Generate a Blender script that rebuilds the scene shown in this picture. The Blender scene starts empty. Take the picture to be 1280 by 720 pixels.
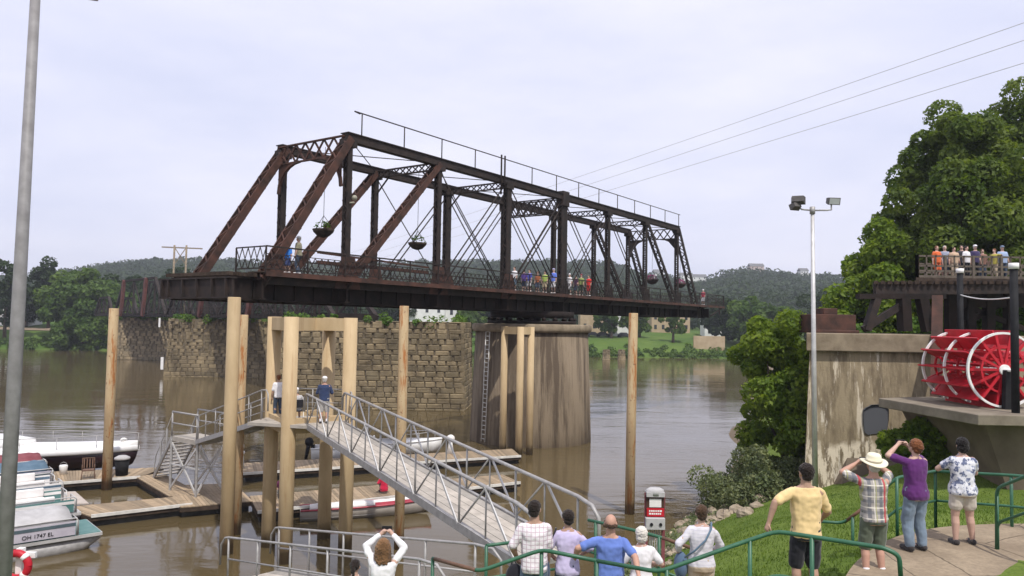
import bpy, math, random
import numpy as np
from mathutils import Vector, Matrix
random.seed(7); RNG = np.random.default_rng(7)
SC = bpy.context.scene
COL = SC.collection
R = math.radians
V = Vector

# ------------------------------------------------------------------ camera
CF, CP, CR, CH = 950.0, 0.0460, 0.0160, 9.0      # focal length (px of 1280), pitch, roll, height above the river
cp_, sp_, cr_, sr_ = math.cos(CP), math.sin(CP), math.cos(CR), math.sin(CR)
_f = V((0, cp_, sp_)); _u = V((0, -sp_, cp_)); _x = V((1, 0, 0))
_Rt = cr_*_x + sr_*_u; _Up = -sr_*_x + cr_*_u
cam_d = bpy.data.cameras.new('camera'); cam = bpy.data.objects.new('camera', cam_d); COL.objects.link(cam)
m3 = Matrix((_Rt, _Up, -_f)).transposed()
cam.matrix_world = Matrix.Translation((0, 0, CH)) @ m3.to_4x4()
cam_d.sensor_width = 36; cam_d.lens = CF/1280*36; cam_d.clip_start = .1; cam_d.clip_end = 8000
SC.camera = cam
def at(px, py, z=None, d=None):
    """world point seen at photo pixel px,py, on the level z or at the distance d ahead"""
    r = _f*CF + _Rt*(px-640) - _Up*(py-360)
    t = (z-CH)/r.z if z is not None else d/r.y
    return V((0, 0, CH)) + r*t

# ------------------------------------------------------------------ sky, sun, exposure
SUN_AZ, SUN_EL = R(157), R(58)       # compass: sun behind the camera, to its right
W = bpy.data.worlds.new('World'); SC.world = W; W.use_nodes = True
nt = W.node_tree; nt.nodes.clear()
out = nt.nodes.new('ShaderNodeOutputWorld'); bg = nt.nodes.new('ShaderNodeBackground')
sky = nt.nodes.new('ShaderNodeTexSky'); sky.sky_type = 'NISHITA'; sky.sun_disc = False
sky.sun_elevation = SUN_EL; sky.sun_rotation = SUN_AZ; sky.dust_density = 3; sky.air_density = 1.2
tc = nt.nodes.new('ShaderNodeTexCoord'); mp = nt.nodes.new('ShaderNodeMapping'); mp.inputs['Scale'].default_value = (1.0, 1.0, 3.2)
nz = nt.nodes.new('ShaderNodeTexNoise'); nz.inputs['Scale'].default_value = 2.1; nz.inputs['Detail'].default_value = 7; nz.inputs['Roughness'].default_value = .55
rp = nt.nodes.new('ShaderNodeValToRGB'); rp.color_ramp.elements[0].position = .34; rp.color_ramp.elements[1].position = .68
rp.color_ramp.elements[0].color = (6.15, 6.4, 8.1, 1); rp.color_ramp.elements[1].color = (7.9, 7.85, 9.0, 1)
mx = nt.nodes.new('ShaderNodeMixRGB'); mx.inputs[0].default_value = .93
nt.links.new(tc.outputs['Generated'], mp.inputs[0]); nt.links.new(mp.outputs[0], nz.inputs['Vector']); nt.links.new(nz.outputs[0], rp.inputs[0])
nt.links.new(sky.outputs[0], mx.inputs[1]); nt.links.new(rp.outputs[0], mx.inputs[2])
nt.links.new(mx.outputs[0], bg.inputs[0]); bg.inputs[1].default_value = .118
nt.links.new(bg.outputs[0], out.inputs[0])
sd = bpy.data.lights.new('sun', 'SUN'); sd.energy = 3.4; sd.angle = R(.8); sd.color = (1, .955, .88)
so = bpy.data.objects.new('sun', sd); COL.objects.link(so)
sv = V((math.sin(SUN_AZ)*math.cos(SUN_EL), math.cos(SUN_AZ)*math.cos(SUN_EL), math.sin(SUN_EL)))
so.rotation_euler = sv.to_track_quat('Z', 'Y').to_euler(); so.location = (30, -30, 60)
SC.view_settings.view_transform = 'Standard'; SC.view_settings.look = 'None'
SC.view_settings.exposure = .12; SC.view_settings.gamma = 1; SC.view_settings.use_curve_mapping = False
SC.render.engine = 'CYCLES'
SC.cycles.volume_bounces = 0; SC.cycles.transparent_max_bounces = 8

# ------------------------------------------------------------------ materials
MATS = {}
class N:
    def __init__(s, name):
        s.m = bpy.data.materials.new(name); s.m.use_nodes = True; s.t = s.m.node_tree
        s.b = s.t.nodes['Principled BSDF']; MATS[name] = s.m
        s._tc = None
    def n(s, ty, **kw):
        o = s.t.nodes.new(ty)
        for k, v in kw.items():
            if hasattr(o, k): setattr(o, k, v)
            else: o.inputs[k.replace('_', ' ')].default_value = v
        return o
    def l(s, a, b): s.t.links.new(a, b)
    def co(s, scale=(1, 1, 1), kind='Object', rot=(0, 0, 0)):
        if not s._tc: s._tc = s.n('ShaderNodeTexCoord')
        m = s.n('ShaderNodeMapping'); m.inputs['Scale'].default_value = scale; m.inputs['Rotation'].default_value = rot
        s.l(s._tc.outputs[kind], m.inputs[0]); return m.outputs[0]
    def noise(s, sc, detail=5, vec=None, rough=.6):
        o = s.n('ShaderNodeTexNoise'); o.inputs['Scale'].default_value = sc; o.inputs['Detail'].default_value = detail; o.inputs['Roughness'].default_value = rough
        s.l(vec if vec is not None else s.co(), o.inputs['Vector']); return o.outputs[0]
    def ramp(s, fac, stops):
        o = s.n('ShaderNodeValToRGB'); e = o.color_ramp.elements
        while len(e) < len(stops): e.new(.5)
        for i, (p, c) in enumerate(stops):
            e[i].position = p; e[i].color = (*c, 1) if len(c) == 3 else c
        s.l(fac, o.inputs[0]); return o.outputs[0]
    def mix(s, f, a, b, mode='MIX'):
        o = s.n('ShaderNodeMixRGB'); o.blend_type = mode
        for i, v in enumerate((f, a, b)):
            if isinstance(v, (int, float)): o.inputs[i].default_value = v
            elif isinstance(v, tuple): o.inputs[i].default_value = (*v, 1)[:4]
            else: s.l(v, o.inputs[i])
        return o.outputs[0]
    def math(s, op, a, b=0.0):
        o = s.n('ShaderNodeMath'); o.operation = op
        for i, v in enumerate((a, b)):
            if isinstance(v, (int, float)): o.inputs[i].default_value = v
            else: s.l(v, o.inputs[i])
        return o.outputs[0]
    def bump(s, h, st=.3, dist=.05):
        o = s.n('ShaderNodeBump'); o.inputs['Strength'].default_value = st; o.inputs['Distance'].default_value = dist
        s.l(h, o.inputs['Height']); s.l(o.outputs[0], s.b.inputs['Normal'])
    def col(s, c):
        if isinstance(c, tuple): s.b.inputs['Base Color'].default_value = (*c, 1)
        else: s.l(c, s.b.inputs['Base Color'])
    def rough(s, r, spec=.5, metal=0):
        s.b.inputs['Roughness'].default_value = r; s.b.inputs['Specular IOR Level'].default_value = spec; s.b.inputs['Metallic'].default_value = metal

def mat_var(name, c1, c2, sc=3., rough=.8, spec=.3, bump=.2, metal=0, stretch=(1, 1, 1), island=False, dist=.03):
    if name in MATS: return MATS[name]
    k = N(name); v = k.co(stretch)
    c = k.ramp(k.noise(sc, 7, v), [(.32, c1), (.68, c2)])
    if island:
        g = k.n('ShaderNodeNewGeometry')
        c = k.mix(1, c, k.ramp(g.outputs['Random Per Island'], [(0, (.72, .72, .72)), (1, (1.25, 1.2, 1.15))]), 'MULTIPLY')
    k.col(c); k.rough(rough, spec, metal)
    if bump: k.bump(k.noise(sc*5, 4, v), bump, dist)
    return k.m

def mat_streak(name, base, dark, light, zs=.25, sc=1.4, rough=.9, light_pos=.62):
    """weathered concrete: vertical run marks"""
    k = N(name)
    v = k.co((1, 1, zs)); a = k.noise(sc, 8, v, .65)
    c = k.ramp(a, [(.3, dark), (.5, base), (.7, base)])
    c = k.mix(k.ramp(k.noise(sc*2.6, 9, k.co((1, 1, zs*.5)), .7), [(.46, (0, 0, 0)), (.60, (.85, .85, .85))]), c, dark)
    c = k.mix(k.ramp(k.noise(sc*1.9, 10, k.co((1.3, 1.3, zs*.7), rot=(0, 0, 1)), .75), [(light_pos, (0, 0, 0)), (light_pos+.05, (.8, .8, .8))]), c, light)
    k.col(c); k.rough(rough, .2); k.bump(k.noise(9, 6), .35, .04); return k.m

rust = mat_var('rusty_steel', (.015, .0125, .0118), (.040, .0265, .0215), 2.2, .75, .3, .3)
rust_red = mat_var('red_rust_steel', (.032, .020, .016), (.098, .044, .031), 1.6, .8, .3, .3)
rust_dark = mat_var('sooty_steel', (.010, .008, .007), (.026, .016, .013), 1.5, .8, .25, .3)
red_lead = mat_var('faded_red_paint_steel', (.075, .032, .028), (.17, .062, .05), 1.2, .8, .25, .2)
tim_dark = mat_var('old_timber_ties', (.03, .022, .017), (.085, .06, .045), 3, .9, .15, .4)
pile_m = mat_var('painted_tan_pile', (.40, .29, .16), (.54, .41, .245), 1.2, .7, .3, .15, stretch=(1, 1, .35))
def wet_band(m):
    t = m.node_tree; b = t.nodes['Principled BSDF']; src = b.inputs['Base Color'].links[0].from_socket
    k = N.__new__(N); k.m = m; k.t = t; k.b = b; k._tc = None
    sx = k.n('ShaderNodeSeparateXYZ'); k.l(k.co(), sx.inputs[0])
    z = k.math('ADD', sx.outputs['Z'], k.math('MULTIPLY', k.noise(3, 4), .5))
    f = k.ramp(k.math('MULTIPLY', z, .5), [(.30, (1, 1, 1)), (.48, (0, 0, 0))])
    c = k.mix(k.math('MULTIPLY', f, .8), src, (.07, .05, .03))
    c = k.mix(k.math('MULTIPLY', k.ramp(k.noise(2.2, 8, k.co((1.5, 1.5, .12), rot=(0, 0, .9)), .7), [(.56, (0, 0, 0)), (.66, (1, 1, 1))]), .45), c, (.30, .17, .08))
    k.l(c, b.inputs['Base Color'])
wet_band(pile_m)
def mk_pile():
    k = N('rust_streaked_tan_pile')
    c = k.ramp(k.noise(1.3, 7, k.co((1, 1, .3))), [(.35, (.39, .275, .155)), (.62, (.53, .40, .235))])
    s = k.ramp(k.noise(1.7, 9, k.co((1.5, 1.5, .22), rot=(0, 0, .6)), .7), [(.52, (0, 0, 0)), (.60, (1, 1, 1))])
    c = k.mix(s, c, (.36, .145, .045)); 
    c = k.mix(k.ramp(k.noise(7, 6), [(.62, (0, 0, 0)), (.68, (1, 1, 1))]), c, (.17, .08, .04))
    k.col(c); k.rough(.75, .3); k.bump(k.noise(6, 5), .2, .02); return k.m
pile_r = mk_pile(); wet_band(pile_r)
rail_t0 = mat_var('old_lamp_glass', (.25, .24, .18), (.35, .33, .26), 4, .5, .4, .05)
galv = mat_var('galvanised_steel', (.27, .26, .25), (.40, .385, .375), 6, .5, .5, .05, .25)
alum = mat_var('bright_aluminium', (.45, .44, .43), (.62, .61, .60), 3, .45, .5, .05, .3)
white_metal = mat_var('white_painted_metal', (.66, .64, .60), (.78, .76, .72), 3, .5, .4, .05)
plank = mat_var('weathered_dock_planks', (.24, .185, .125), (.40, .315, .22), 2.5, .85, .2, .3, stretch=(1, 6, 1), island=True)
ply = mat_var('pale_plywood', (.38, .33, .29), (.50, .44, .39), 2.5, .85, .2, .2)
gang_deck = mat_var('gangway_deck', (.30, .28, .25), (.43, .40, .36), 3, .8, .25, .2, island=True)
float_m = mat_var('black_dock_float', (.02, .02, .022), (.06, .058, .055), 3, .6, .4, .2)
edge_w = mat_var('white_dock_edge', (.55, .53, .49), (.75, .73, .68), 3, .6, .3, .1)
stone = mat_var('sandstone_blocks', (.11, .09, .06), (.30, .245, .155), .5, .95, .1, .6, island=True, dist=.12)
stone_d = mat_var('dark_mortar', (.10, .082, .055), (.18, .145, .10), 3, .95, .1, .3)
stone_g = mat_var('grey_stone_blocks', (.18, .15, .10), (.33, .27, .18), 1.1, .95, .1, .5, island=True, dist=.12)
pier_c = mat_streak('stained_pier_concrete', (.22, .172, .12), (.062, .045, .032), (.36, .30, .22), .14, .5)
abut_c = mat_streak('stained_abutment_concrete', (.285, .23, .15), (.13, .10, .065), (.62, .56, .46), .35, .8, light_pos=.58)
cap_c = mat_var('weathered_cap_concrete', (.16, .125, .085), (.29, .235, .165), 1.6, .9, .2, .3)
def _eff():
    m = abut_c; t = m.node_tree; b = t.nodes['Principled BSDF']; src = b.inputs['Base Color'].links[0].from_socket
    k = N.__new__(N); k.m = m; k.t = t; k.b = b; k._tc = None
    sx = k.n('ShaderNodeSeparateXYZ'); k.l(k.co(), sx.inputs[0])
    zz = k.math('ADD', sx.outputs['Z'], k.math('MULTIPLY', k.noise(1.2, 4), 1.2))
    low = k.math('MULTIPLY', k.ramp(zz, [(.0, (0, 0, 0)), (.7, (1, 1, 1))]), k.ramp(k.math('MULTIPLY', zz, .2), [(.50, (1, 1, 1)), (.56, (0, 0, 0))]))
    st = k.ramp(k.noise(2.4, 8, k.co((1.6, 1.6, .35)), .7), [(.47, (0, 0, 0)), (.53, (1, 1, 1))])
    up = k.math('MULTIPLY', k.ramp(k.noise(1.5, 9, k.co((1.5, 1.5, .12), rot=(0, 0, .4)), .7), [(.57, (0, 0, 0)), (.62, (1, 1, 1))]), .75)
    f = k.math('MAXIMUM', k.math('MULTIPLY', low, st), up)
    k.l(k.mix(f, src, (.62, .54, .42)), b.inputs['Base Color'])
_eff()
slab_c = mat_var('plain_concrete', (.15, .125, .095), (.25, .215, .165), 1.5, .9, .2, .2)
wall_c = mat_var('brown_concrete', (.12, .095, .07), (.19, .15, .11), 1.0, .9, .2, .2)  # darker, browner concrete of the wheel wall and abutment foot
path_c0 = mat_var('path_concrete', (.225, .17, .115), (.38, .30, .21), 1.3, .9, .2, .2)
def mk_path():
    k = N('path_concrete_cracked'); c = k.ramp(k.noise(1.3, 8), [(.3, (.215, .165, .115)), (.7, (.37, .295, .205))])
    c = k.mix(k.ramp(k.noise(14, 6), [(.35, (.5, .5, .5)), (.7, (0, 0, 0))]), c, (.16, .125, .09))
    v = k.n('ShaderNodeTexVoronoi'); v.feature = 'DISTANCE_TO_EDGE'; v.inputs['Scale'].default_value = .75
    w = k.n('ShaderNodeMixRGB'); w.inputs[0].default_value = .08; n2 = k.n('ShaderNodeTexNoise'); n2.inputs['Scale'].default_value = 4; k.l(k.co(), n2.inputs['Vector']); k.l(k.co(), w.inputs[1]); k.l(n2.outputs['Color'], w.inputs[2]); k.l(w.outputs[0], v.inputs['Vector'])
    c = k.mix(k.ramp(v.outputs['Distance'], [(.004, (.8, .8, .8)), (.011, (0, 0, 0))]), c, (.07, .055, .04))
    k.col(c); k.rough(.95, .15); k.bump(k.noise(30, 4), .3, .01); return k.m
path_c = mk_path()
green_p = mat_var('green_rail_paint', (.018, .085, .045), (.035, .13, .07), 5, .45, .5, .05)
brown_p = mat_var('brown_rail', (.10, .055, .035), (.17, .09, .055), 5, .6, .4, .1)  # brown for some rail lengths and the dock chair
red_p = mat_var('bright_red_paint', (.36, .006, .016), (.56, .014, .03), 2, .5, .45, .05)
white_p = mat_var('white_paint', (.74, .73, .71), (.82, .81, .79), 4, .5, .4, .03)
black_p = mat_var('black_paint', (.010, .010, .012), (.02, .02, .022), 4, .75, .2, .03)
gel_w = mat_var('white_gelcoat', (.74, .73, .72), (.82, .81, .80), 2, .25, .5, 0)
hull_d = mat_var('maroon_black_hull', (.018, .008, .012), (.035, .012, .018), 2, .35, .5, 0)
hull_b = mat_var('hull_slate', (.06, .09, .11), (.10, .14, .16), 2, .4, .5, 0)
teal = mat_var('teal_panel', (.06, .17, .16), (.12, .23, .22), 2, .5, .4, .05)
lav = mat_var('pale_lavender_panel', (.42, .39, .45), (.55, .52, .57), 2, .5, .4, .05)
maroon = mat_var('maroon_canvas', (.17, .05, .06), (.26, .09, .10), 2, .85, .1, .1)
canvas_w = mat_var('white_canvas', (.68, .65, .63), (.80, .78, .76), 2, .9, .1, .3)
canvas_g = mat_var('grey_canvas', (.36, .35, .35), (.48, .47, .47), 2, .9, .1, .3)
blue_canvas = mat_var('slate_blue_canvas', (.08, .13, .18), (.13, .19, .25), 2, .9, .1, .2)
dark_glass = mat_var('dark_glass', (.02, .025, .03), (.04, .045, .05), 2, .1, .6, 0)
bark = mat_var('bark', (.06, .045, .032), (.13, .10, .075), 4, .95, .1, .5, stretch=(1, 1, .3))
rock_m = mat_var('bank_rocks', (.20, .165, .125), (.42, .36, .28), 1.5, .95, .15, .5, island=True, dist=.05)

def mat_leaf(name, c1, c2, sc=.6, trans=.35, rough=.55):
    k = N(name)
    g = k.n('ShaderNodeNewGeometry')
    c = k.ramp(k.noise(sc, 5), [(.35, c1), (.65, c2)])
    c = k.mix(1, c, k.ramp(g.outputs['Random Per Island'], [(0, (.65, .7, .7)), (1, (1.35, 1.25, 1.0))]), 'MULTIPLY')
    k.col(c); k.rough(rough, .25)
    tr = k.n('ShaderNodeBsdfTranslucent'); ms = k.n('ShaderNodeMixShader'); ms.inputs[0].default_value = trans
    k.l(k.mix(1, c, (1.5, 1.5, .7), 'MULTIPLY'), tr.inputs[0])
    o = k.t.nodes['Material Output']; k.l(k.b.outputs[0], ms.inputs[1]); k.l(tr.outputs[0], ms.inputs[2]); k.l(ms.outputs[0], o.inputs[0])
    return k.m
leaf_big = mat_leaf('leaf_deep_green', (.055, .100, .018), (.14, .19, .038), .35, .46)
leaf_mid = mat_leaf('leaf_fresh_green', (.055, .125, .018), (.12, .20, .034), .6)
leaf_bright = mat_leaf('leaf_bright_green', (.095, .165, .018), (.20, .27, .04), .8, .5)
leaf_willow = mat_leaf('leaf_grey_green', (.10, .135, .065), (.22, .25, .15), 1.2)
leaf_far = mat_leaf('leaf_far_wood', (.014, .032, .009), (.032, .058, .015), .05)
leaf_bank = mat_leaf('leaf_bank', (.045, .095, .016), (.10, .16, .034), .12)

def mk_grass():
    k = N('mown_grass')
    c = k.ramp(k.noise(.45, 7), [(.33, (.088, .138, .026)), (.66, (.155, .21, .048))])
    c = k.mix(.75, c, k.ramp(k.noise(9, 8, rough=.75), [(.3, (.55, .6, .5)), (.7, (1.3, 1.25, 1.1))]), 'MULTIPLY')
    c = k.mix(k.ramp(k.noise(.9, 6, k.co(rot=(0, 0, 1.1))), [(.64, (0, 0, 0)), (.74, (.6, .6, .6))]), c, (.19, .17, .07))
    # bare mud and stones near the water line
    g = k.n('ShaderNodeNewGeometry'); sx = k.n('ShaderNodeSeparateXYZ'); k.l(g.outputs['Position'], sx.inputs[0])
    h = k.math('ADD', sx.outputs['Z'], k.math('MULTIPLY', k.noise(.8, 5), 2.4))
    c = k.mix(k.ramp(k.math('MULTIPLY', h, .25), [(.42, (0, 0, 0)), (.56, (1, 1, 1))]), k.ramp(k.noise(3, 6), [(.3, (.13, .10, .07)), (.7, (.25, .20, .145))]), c)
    k.col(c); k.rough(.95, .1); k.bump(k.noise(22, 5), .6, .06); return k.m
grass_m = mk_grass()
grass_far = mat_var('far_bank_grass', (.05, .10, .02), (.11, .16, .035), .08, .95, .1, .3)
def mk_water():
    k = N('muddy_river_water')
    k.col(k.ramp(k.noise(.03, 4), [(.3, (.078, .058, .028)), (.7, (.115, .085, .042))]))
    k.rough(.07, .5); k.b.inputs['IOR'].default_value = 1.33
    a = k.noise(.55, 6, k.co((1, 2.2, 1)), .55); b = k.noise(.09, 3, k.co((1, 2.6, 1), rot=(0, 0, .2)))
    patch = k.ramp(k.noise(.035, 3, k.co((1, 1.8, 1), rot=(0, 0, -.3))), [(.42, (.12, .12, .12)), (.66, (1, 1, 1))])
    h = k.math('ADD', k.math('MULTIPLY', a, patch), k.math('MULTIPLY', b, 1.3))
    k.bump(h, .25, .14); return k.m
water_m = mk_water()

# ------------------------------------------------------------------ mesh building
class MB:
    def __init__(s): s.v = []; s.f = []; s.sm = []
    def add(s, vs, fs, smooth=False):
        o = len(s.v); s.v += [tuple(p) for p in vs]; s.f += [tuple(i+o for i in f) for f in fs]; s.sm += [smooth]*len(fs)
        return s
    def box(s, a, b):
        (x0, y0, z0), (x1, y1, z1) = a, b
        return s.add([(x0,y0,z0),(x1,y0,z0),(x1,y1,z0),(x0,y1,z0),(x0,y0,z1),(x1,y0,z1),(x1,y1,z1),(x0,y1,z1)],
                     [(0,3,2,1),(4,5,6,7),(0,1,5,4),(1,2,6,5),(2,3,7,6),(3,0,4,7)])
    def beam(s, p0, p1, w, h, up=(0, 0, 1)):
        p0, p1 = V(p0), V(p1); d = (p1-p0).normalized(); u = V(up)
        if abs(d.dot(u)) > .98: u = V((1, 0, 0)) if abs(d.x) < .9 else V((0, 1, 0))
        a = d.cross(u).normalized(); c = a.cross(d).normalized()
        a = a*w/2; c = c*h/2
        q = [p0-a-c, p0+a-c, p0+a+c, p0-a+c, p1-a-c, p1+a-c, p1+a+c, p1-a+c]
        return s.add(q, [(0,1,2,3),(4,7,6,5),(0,4,5,1),(1,5,6,2),(2,6,7,3),(3,7,4,0)])
    def tube(s, pts, r, n=8, caps=True, sq=(1, 1)):
        pts = [V(p) for p in pts]; m = len(pts)
        rs = r if isinstance(r, (list, tuple)) else [r]*m
        ref = None; vs = []
        for i, p in enumerate(pts):
            d = (pts[min(i+1, m-1)]-pts[max(i-1, 0)]).normalized()
            if ref is None:
                ref = V((0, 0, 1)) if abs(d.z) < .9 else V((0, 1, 0))
            a = d.cross(ref)
            if a.length < 1e-4: a = d.orthogonal()
            a.normalize(); b = a.cross(d).normalized(); ref = b
            for k in range(n):
                t = 2*math.pi*k/n; vs.append(p + a*math.cos(t)*rs[i]*sq[0] + b*math.sin(t)*rs[i]*sq[1])
        fs = [(i*n+k, i*n+(k+1) % n, (i+1)*n+(k+1) % n, (i+1)*n+k) for i in range(m-1) for k in range(n)]
        s.add(vs, fs, True)
        if caps:
            o = len(s.v)-len(vs)
            s.f.append(tuple(o+k for k in reversed(range(n)))); s.sm.append(False)
            s.f.append(tuple(o+(m-1)*n+k for k in range(n))); s.sm.append(False)
        return s
    def capsule(s, p0, p1, r0, r1=None, n=12):
        r1 = r0 if r1 is None else r1; p0, p1 = V(p0), V(p1); d = (p1-p0)
        if d.length < 1e-5: d = V((0, 0, 1e-4))
        e = d.normalized(); P = []; Q = []
        for t in (90, 60, 30): P.append(p0 - e*r0*math.sin(R(t))); Q.append(max(r0*math.cos(R(t)), r0*.02))
        P += [p0, p1]; Q += [r0, r1]
        for t in (30, 60, 90): P.append(p1 + e*r1*math.sin(R(t))); Q.append(max(r1*math.cos(R(t)), r1*.02))
        return s.tube(P, Q, n)
    def ell(s, c, rad, n=14, m=9, rot=None):
        vs = []; c = V(c)
        for i in range(m+1):
            t = math.pi*i/m; t = min(max(t, .06), math.pi-.06)
            for k in range(n):
                a = 2*math.pi*k/n; p = V((rad[0]*math.sin(t)*math.cos(a), rad[1]*math.sin(t)*math.sin(a), rad[2]*math.cos(t)))
                if rot: p = rot @ p
                vs.append(c+p)
        fs = [(i*n+k, (i+1)*n+k, (i+1)*n+(k+1) % n, i*n+(k+1) % n) for i in range(m) for k in range(n)]
        fs += [tuple(range(n)), tuple(reversed(range(m*n, m*n+n)))]
        return s.add(vs, fs, True)
    def loft(s, secs, n=18, flip=False):
        """secs: (cx, cy, z, rx, ry) rings stacked in z"""
        vs = []; m = len(secs)
        for cx, cy, z, rx, ry in secs:
            for k in range(n):
                a = 2*math.pi*k/n; vs.append((cx+rx*math.cos(a), cy+ry*math.sin(a), z))
        fs = [(i*n+k, i*n+(k+1) % n, (i+1)*n+(k+1) % n, (i+1)*n+k) for i in range(m-1) for k in range(n)]
        fs += [tuple(reversed(range(n))), tuple(range((m-1)*n, m*n))]
        return s.add(vs, fs, True)
    def prism(s, poly, z0, z1, inset=0):
        """vertical prism over a plan polygon (counter-clockwise)"""
        n = len(poly); c = V((sum(p[0] for p in poly)/n, sum(p[1] for p in poly)/n))
        b = [(p[0], p[1], z0) for p in poly]
        t = [(p[0]-(p[0]-c.x)*inset, p[1]-(p[1]-c.y)*inset, z1) for p in poly]
        return s.add(b+t, [tuple(reversed(range(n))), tuple(range(n, 2*n))]+[(i, (i+1) % n, n+(i+1) % n, n+i) for i in range(n)])
    def build(s, name, mat, parent=None, bevel=0):
        me = bpy.data.meshes.new(name); me.from_pydata(s.v, [], s.f); me.update()
        me.polygons.foreach_set('use_smooth', s.sm)
        me.materials.append(mat); o = bpy.data.objects.new(name, me); COL.objects.link(o)
        if parent: o.parent = parent
        if bevel:
            b = o.modifiers.new('b', 'BEVEL'); b.width = bevel; b.segments = 2; b.limit_method = 'ANGLE'
        return o
def tag(o, label=None, cat=None, group=None, kind=None):
    for k, v in (('label', label), ('category', cat), ('group', group), ('kind', kind)):
        if v: o[k] = v
    return o
def thing(name, loc, label, cat, group=None, rz=0):
    o = bpy.data.objects.new(name, None); COL.objects.link(o); o.location = loc; o.rotation_euler = (0, 0, rz); o.empty_display_size = .3
    return tag(o, label, cat, group)
def np_mesh(name, verts, faces, mat, parent=None, smooth=False):
    me = bpy.data.meshes.new(name); nv, nf, k = len(verts), len(faces), faces.shape[1]
    me.vertices.add(nv); me.vertices.foreach_set('co', verts.astype(np.float32).ravel())
    me.loops.add(nf*k); me.loops.foreach_set('vertex_index', faces.astype(np.int32).ravel())
    me.polygons.add(nf); me.polygons.foreach_set('loop_start', np.arange(0, nf*k, k, dtype=np.int32))
    me.polygons.foreach_set('use_smooth', np.full(nf, smooth)); me.update(); me.validate()
    me.materials.append(mat); o = bpy.data.objects.new(name, me); COL.objects.link(o)
    if parent: o.parent = parent
    return o

# ------------------------------------------------------------------ terrain
SHORE = [(-70, 8), (-30, 13), (-12, 15), (-5, 16.5), (0, 20), (3, 25), (5.4, 30.5), (8.2, 35.5), (10.5, 40), (13, 46), (17, 56), (26, 80), (45, 130), (70, 210)]
CTRL = [(x, y, -.05) for x, y in SHORE[1:12]] + [
    (-35, 22, -2.5), (-20, 26, -2.5), (-8, 28, -2.5), (-2, 32, -2.5), (2, 38, -2.5), (6, 46, -2.5), (9, 58, -2.5), (14, 80, -2.5),
    (9.5, 12.6, 5.58), (7, 12, 5.58), (5.3, 11, 5.42), (3.9, 10.1, 5.3), (2.7, 10.6, 4.88), (1.5, 10.9, 4.62), (.4, 11.2, 4.55), (-.4, 12.6, 4.35),
    (-1.3, 14.2, 3.62), (.8, 14.6, 4.05), (-1.8, 10.9, 4.3), (-3.2, 11.6, 3.9), (-4.5, 13, 2.9), (-12, 10, 3.2), (-30, 5, 3.5), (-20, 0, 5), (0, 5, 5.0), (8, 5, 5.6), (20, 4, 5.8), (40, 5, 6),
    (6, 15, 5.0), (3.5, 14, 4.5), (9, 15, 5.15), (12, 15, 5.3), (18, 14, 5.5), (6, 20, 3.7), (9, 22, 3.75), (8, 27, 2.4), (10, 30, 1.9), (12.6, 31, 2.35), (14, 24, 3.6), (18, 24, 3.5), (15.2, 28.8, 3.5), (17, 30.5, 3.9), (13.6, 30.2, 2.7), (24, 24, 3.7),
    (14, 32, 2.5), (18, 33, 3.6), (20, 40, 4.5), (15, 41, 1.6), (30, 32, 4.4), (40, 40, 5.5), (30, 55, 5.5), (22, 56, 3), (40, 80, 5.5), (60, 60, 6.5), (60, 110, 6), (80, 30, 7), (90, 90, 8), (60, 10, 6.5)]
cp = np.array(CTRL, float)
def _U(r2): return np.where(r2 > 1e-9, r2*np.log(np.maximum(r2, 1e-9))*.5, 0)
def _tps():
    n = len(cp); d = ((cp[:, None, :2]-cp[None, :, :2])**2).sum(-1); K = _U(d)+np.eye(n)*.5
    P = np.hstack([np.ones((n, 1)), cp[:, :2]]); A = np.zeros((n+3, n+3)); A[:n, :n] = K; A[:n, n:] = P; A[n:, :n] = P.T
    return np.linalg.solve(A, np.concatenate([cp[:, 2], [0, 0, 0]]))
_w = _tps()
def near_z(x, y):
    x = np.atleast_1d(np.asarray(x, float)); y = np.atleast_1d(np.asarray(y, float))
    d = (x[:, None]-cp[None, :, 0])**2+(y[:, None]-cp[None, :, 1])**2
    z = _U(d) @ _w[:-3] + _w[-3] + _w[-2]*x + _w[-1]*y
    return np.clip(z, -3, 12)
def gz(x, y): return float(near_z(x, y)[0])
xs = np.concatenate([np.arange(-60, -10, 1.5), np.arange(-10, 20, .3), np.arange(20, 120.1, 2)])
ys = np.concatenate([np.arange(-6, 6, 1.), np.arange(6, 36, .3), np.arange(36, 200.1, 2)])
gx, gy = np.meshgrid(xs, ys); z = near_z(gx.ravel(), gy.ravel())
z += (RNG.random(len(z))-.5)*.03
# far from the control points: fall into the river on the left of the shoreline, gently rise on the right
sh = np.interp(gy.ravel(), [p[1] for p in SHORE[3:]], [p[0] for p in SHORE[3:]])
fy = np.clip((gy.ravel()-70)/40, 0, 1); far_z = np.clip((gx.ravel()-sh)*.25, -2.5, 6+gx.ravel()*.01)
z = z*(1-fy)+far_z*fy
nxx = len(xs); i = np.arange(len(ys)-1)[:, None]*nxx+np.arange(nxx-1)[None, :]; i = i.ravel()
tag(np_mesh('ground', np.stack([gx.ravel(), gy.ravel(), z], 1), np.stack([i, i+1, i+1+nxx, i+nxx], 1), grass_m, smooth=True), kind='structure')
# the river
MB().add([(-2500, -60, 0), (2500, -60, 0), (2500, 1500, 0), (-2500, 1500, 0)], [(0, 1, 2, 3)]).build('water', water_m)['kind'] = 'structure'
MB().add([(-2500, -60, -3.2), (2500, -60, -3.2), (2500, 3000, -3.2), (-2500, 3000, -3.2)], [(0, 1, 2, 3)]).build('riverbed', stone_d)['kind'] = 'structure'
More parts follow.
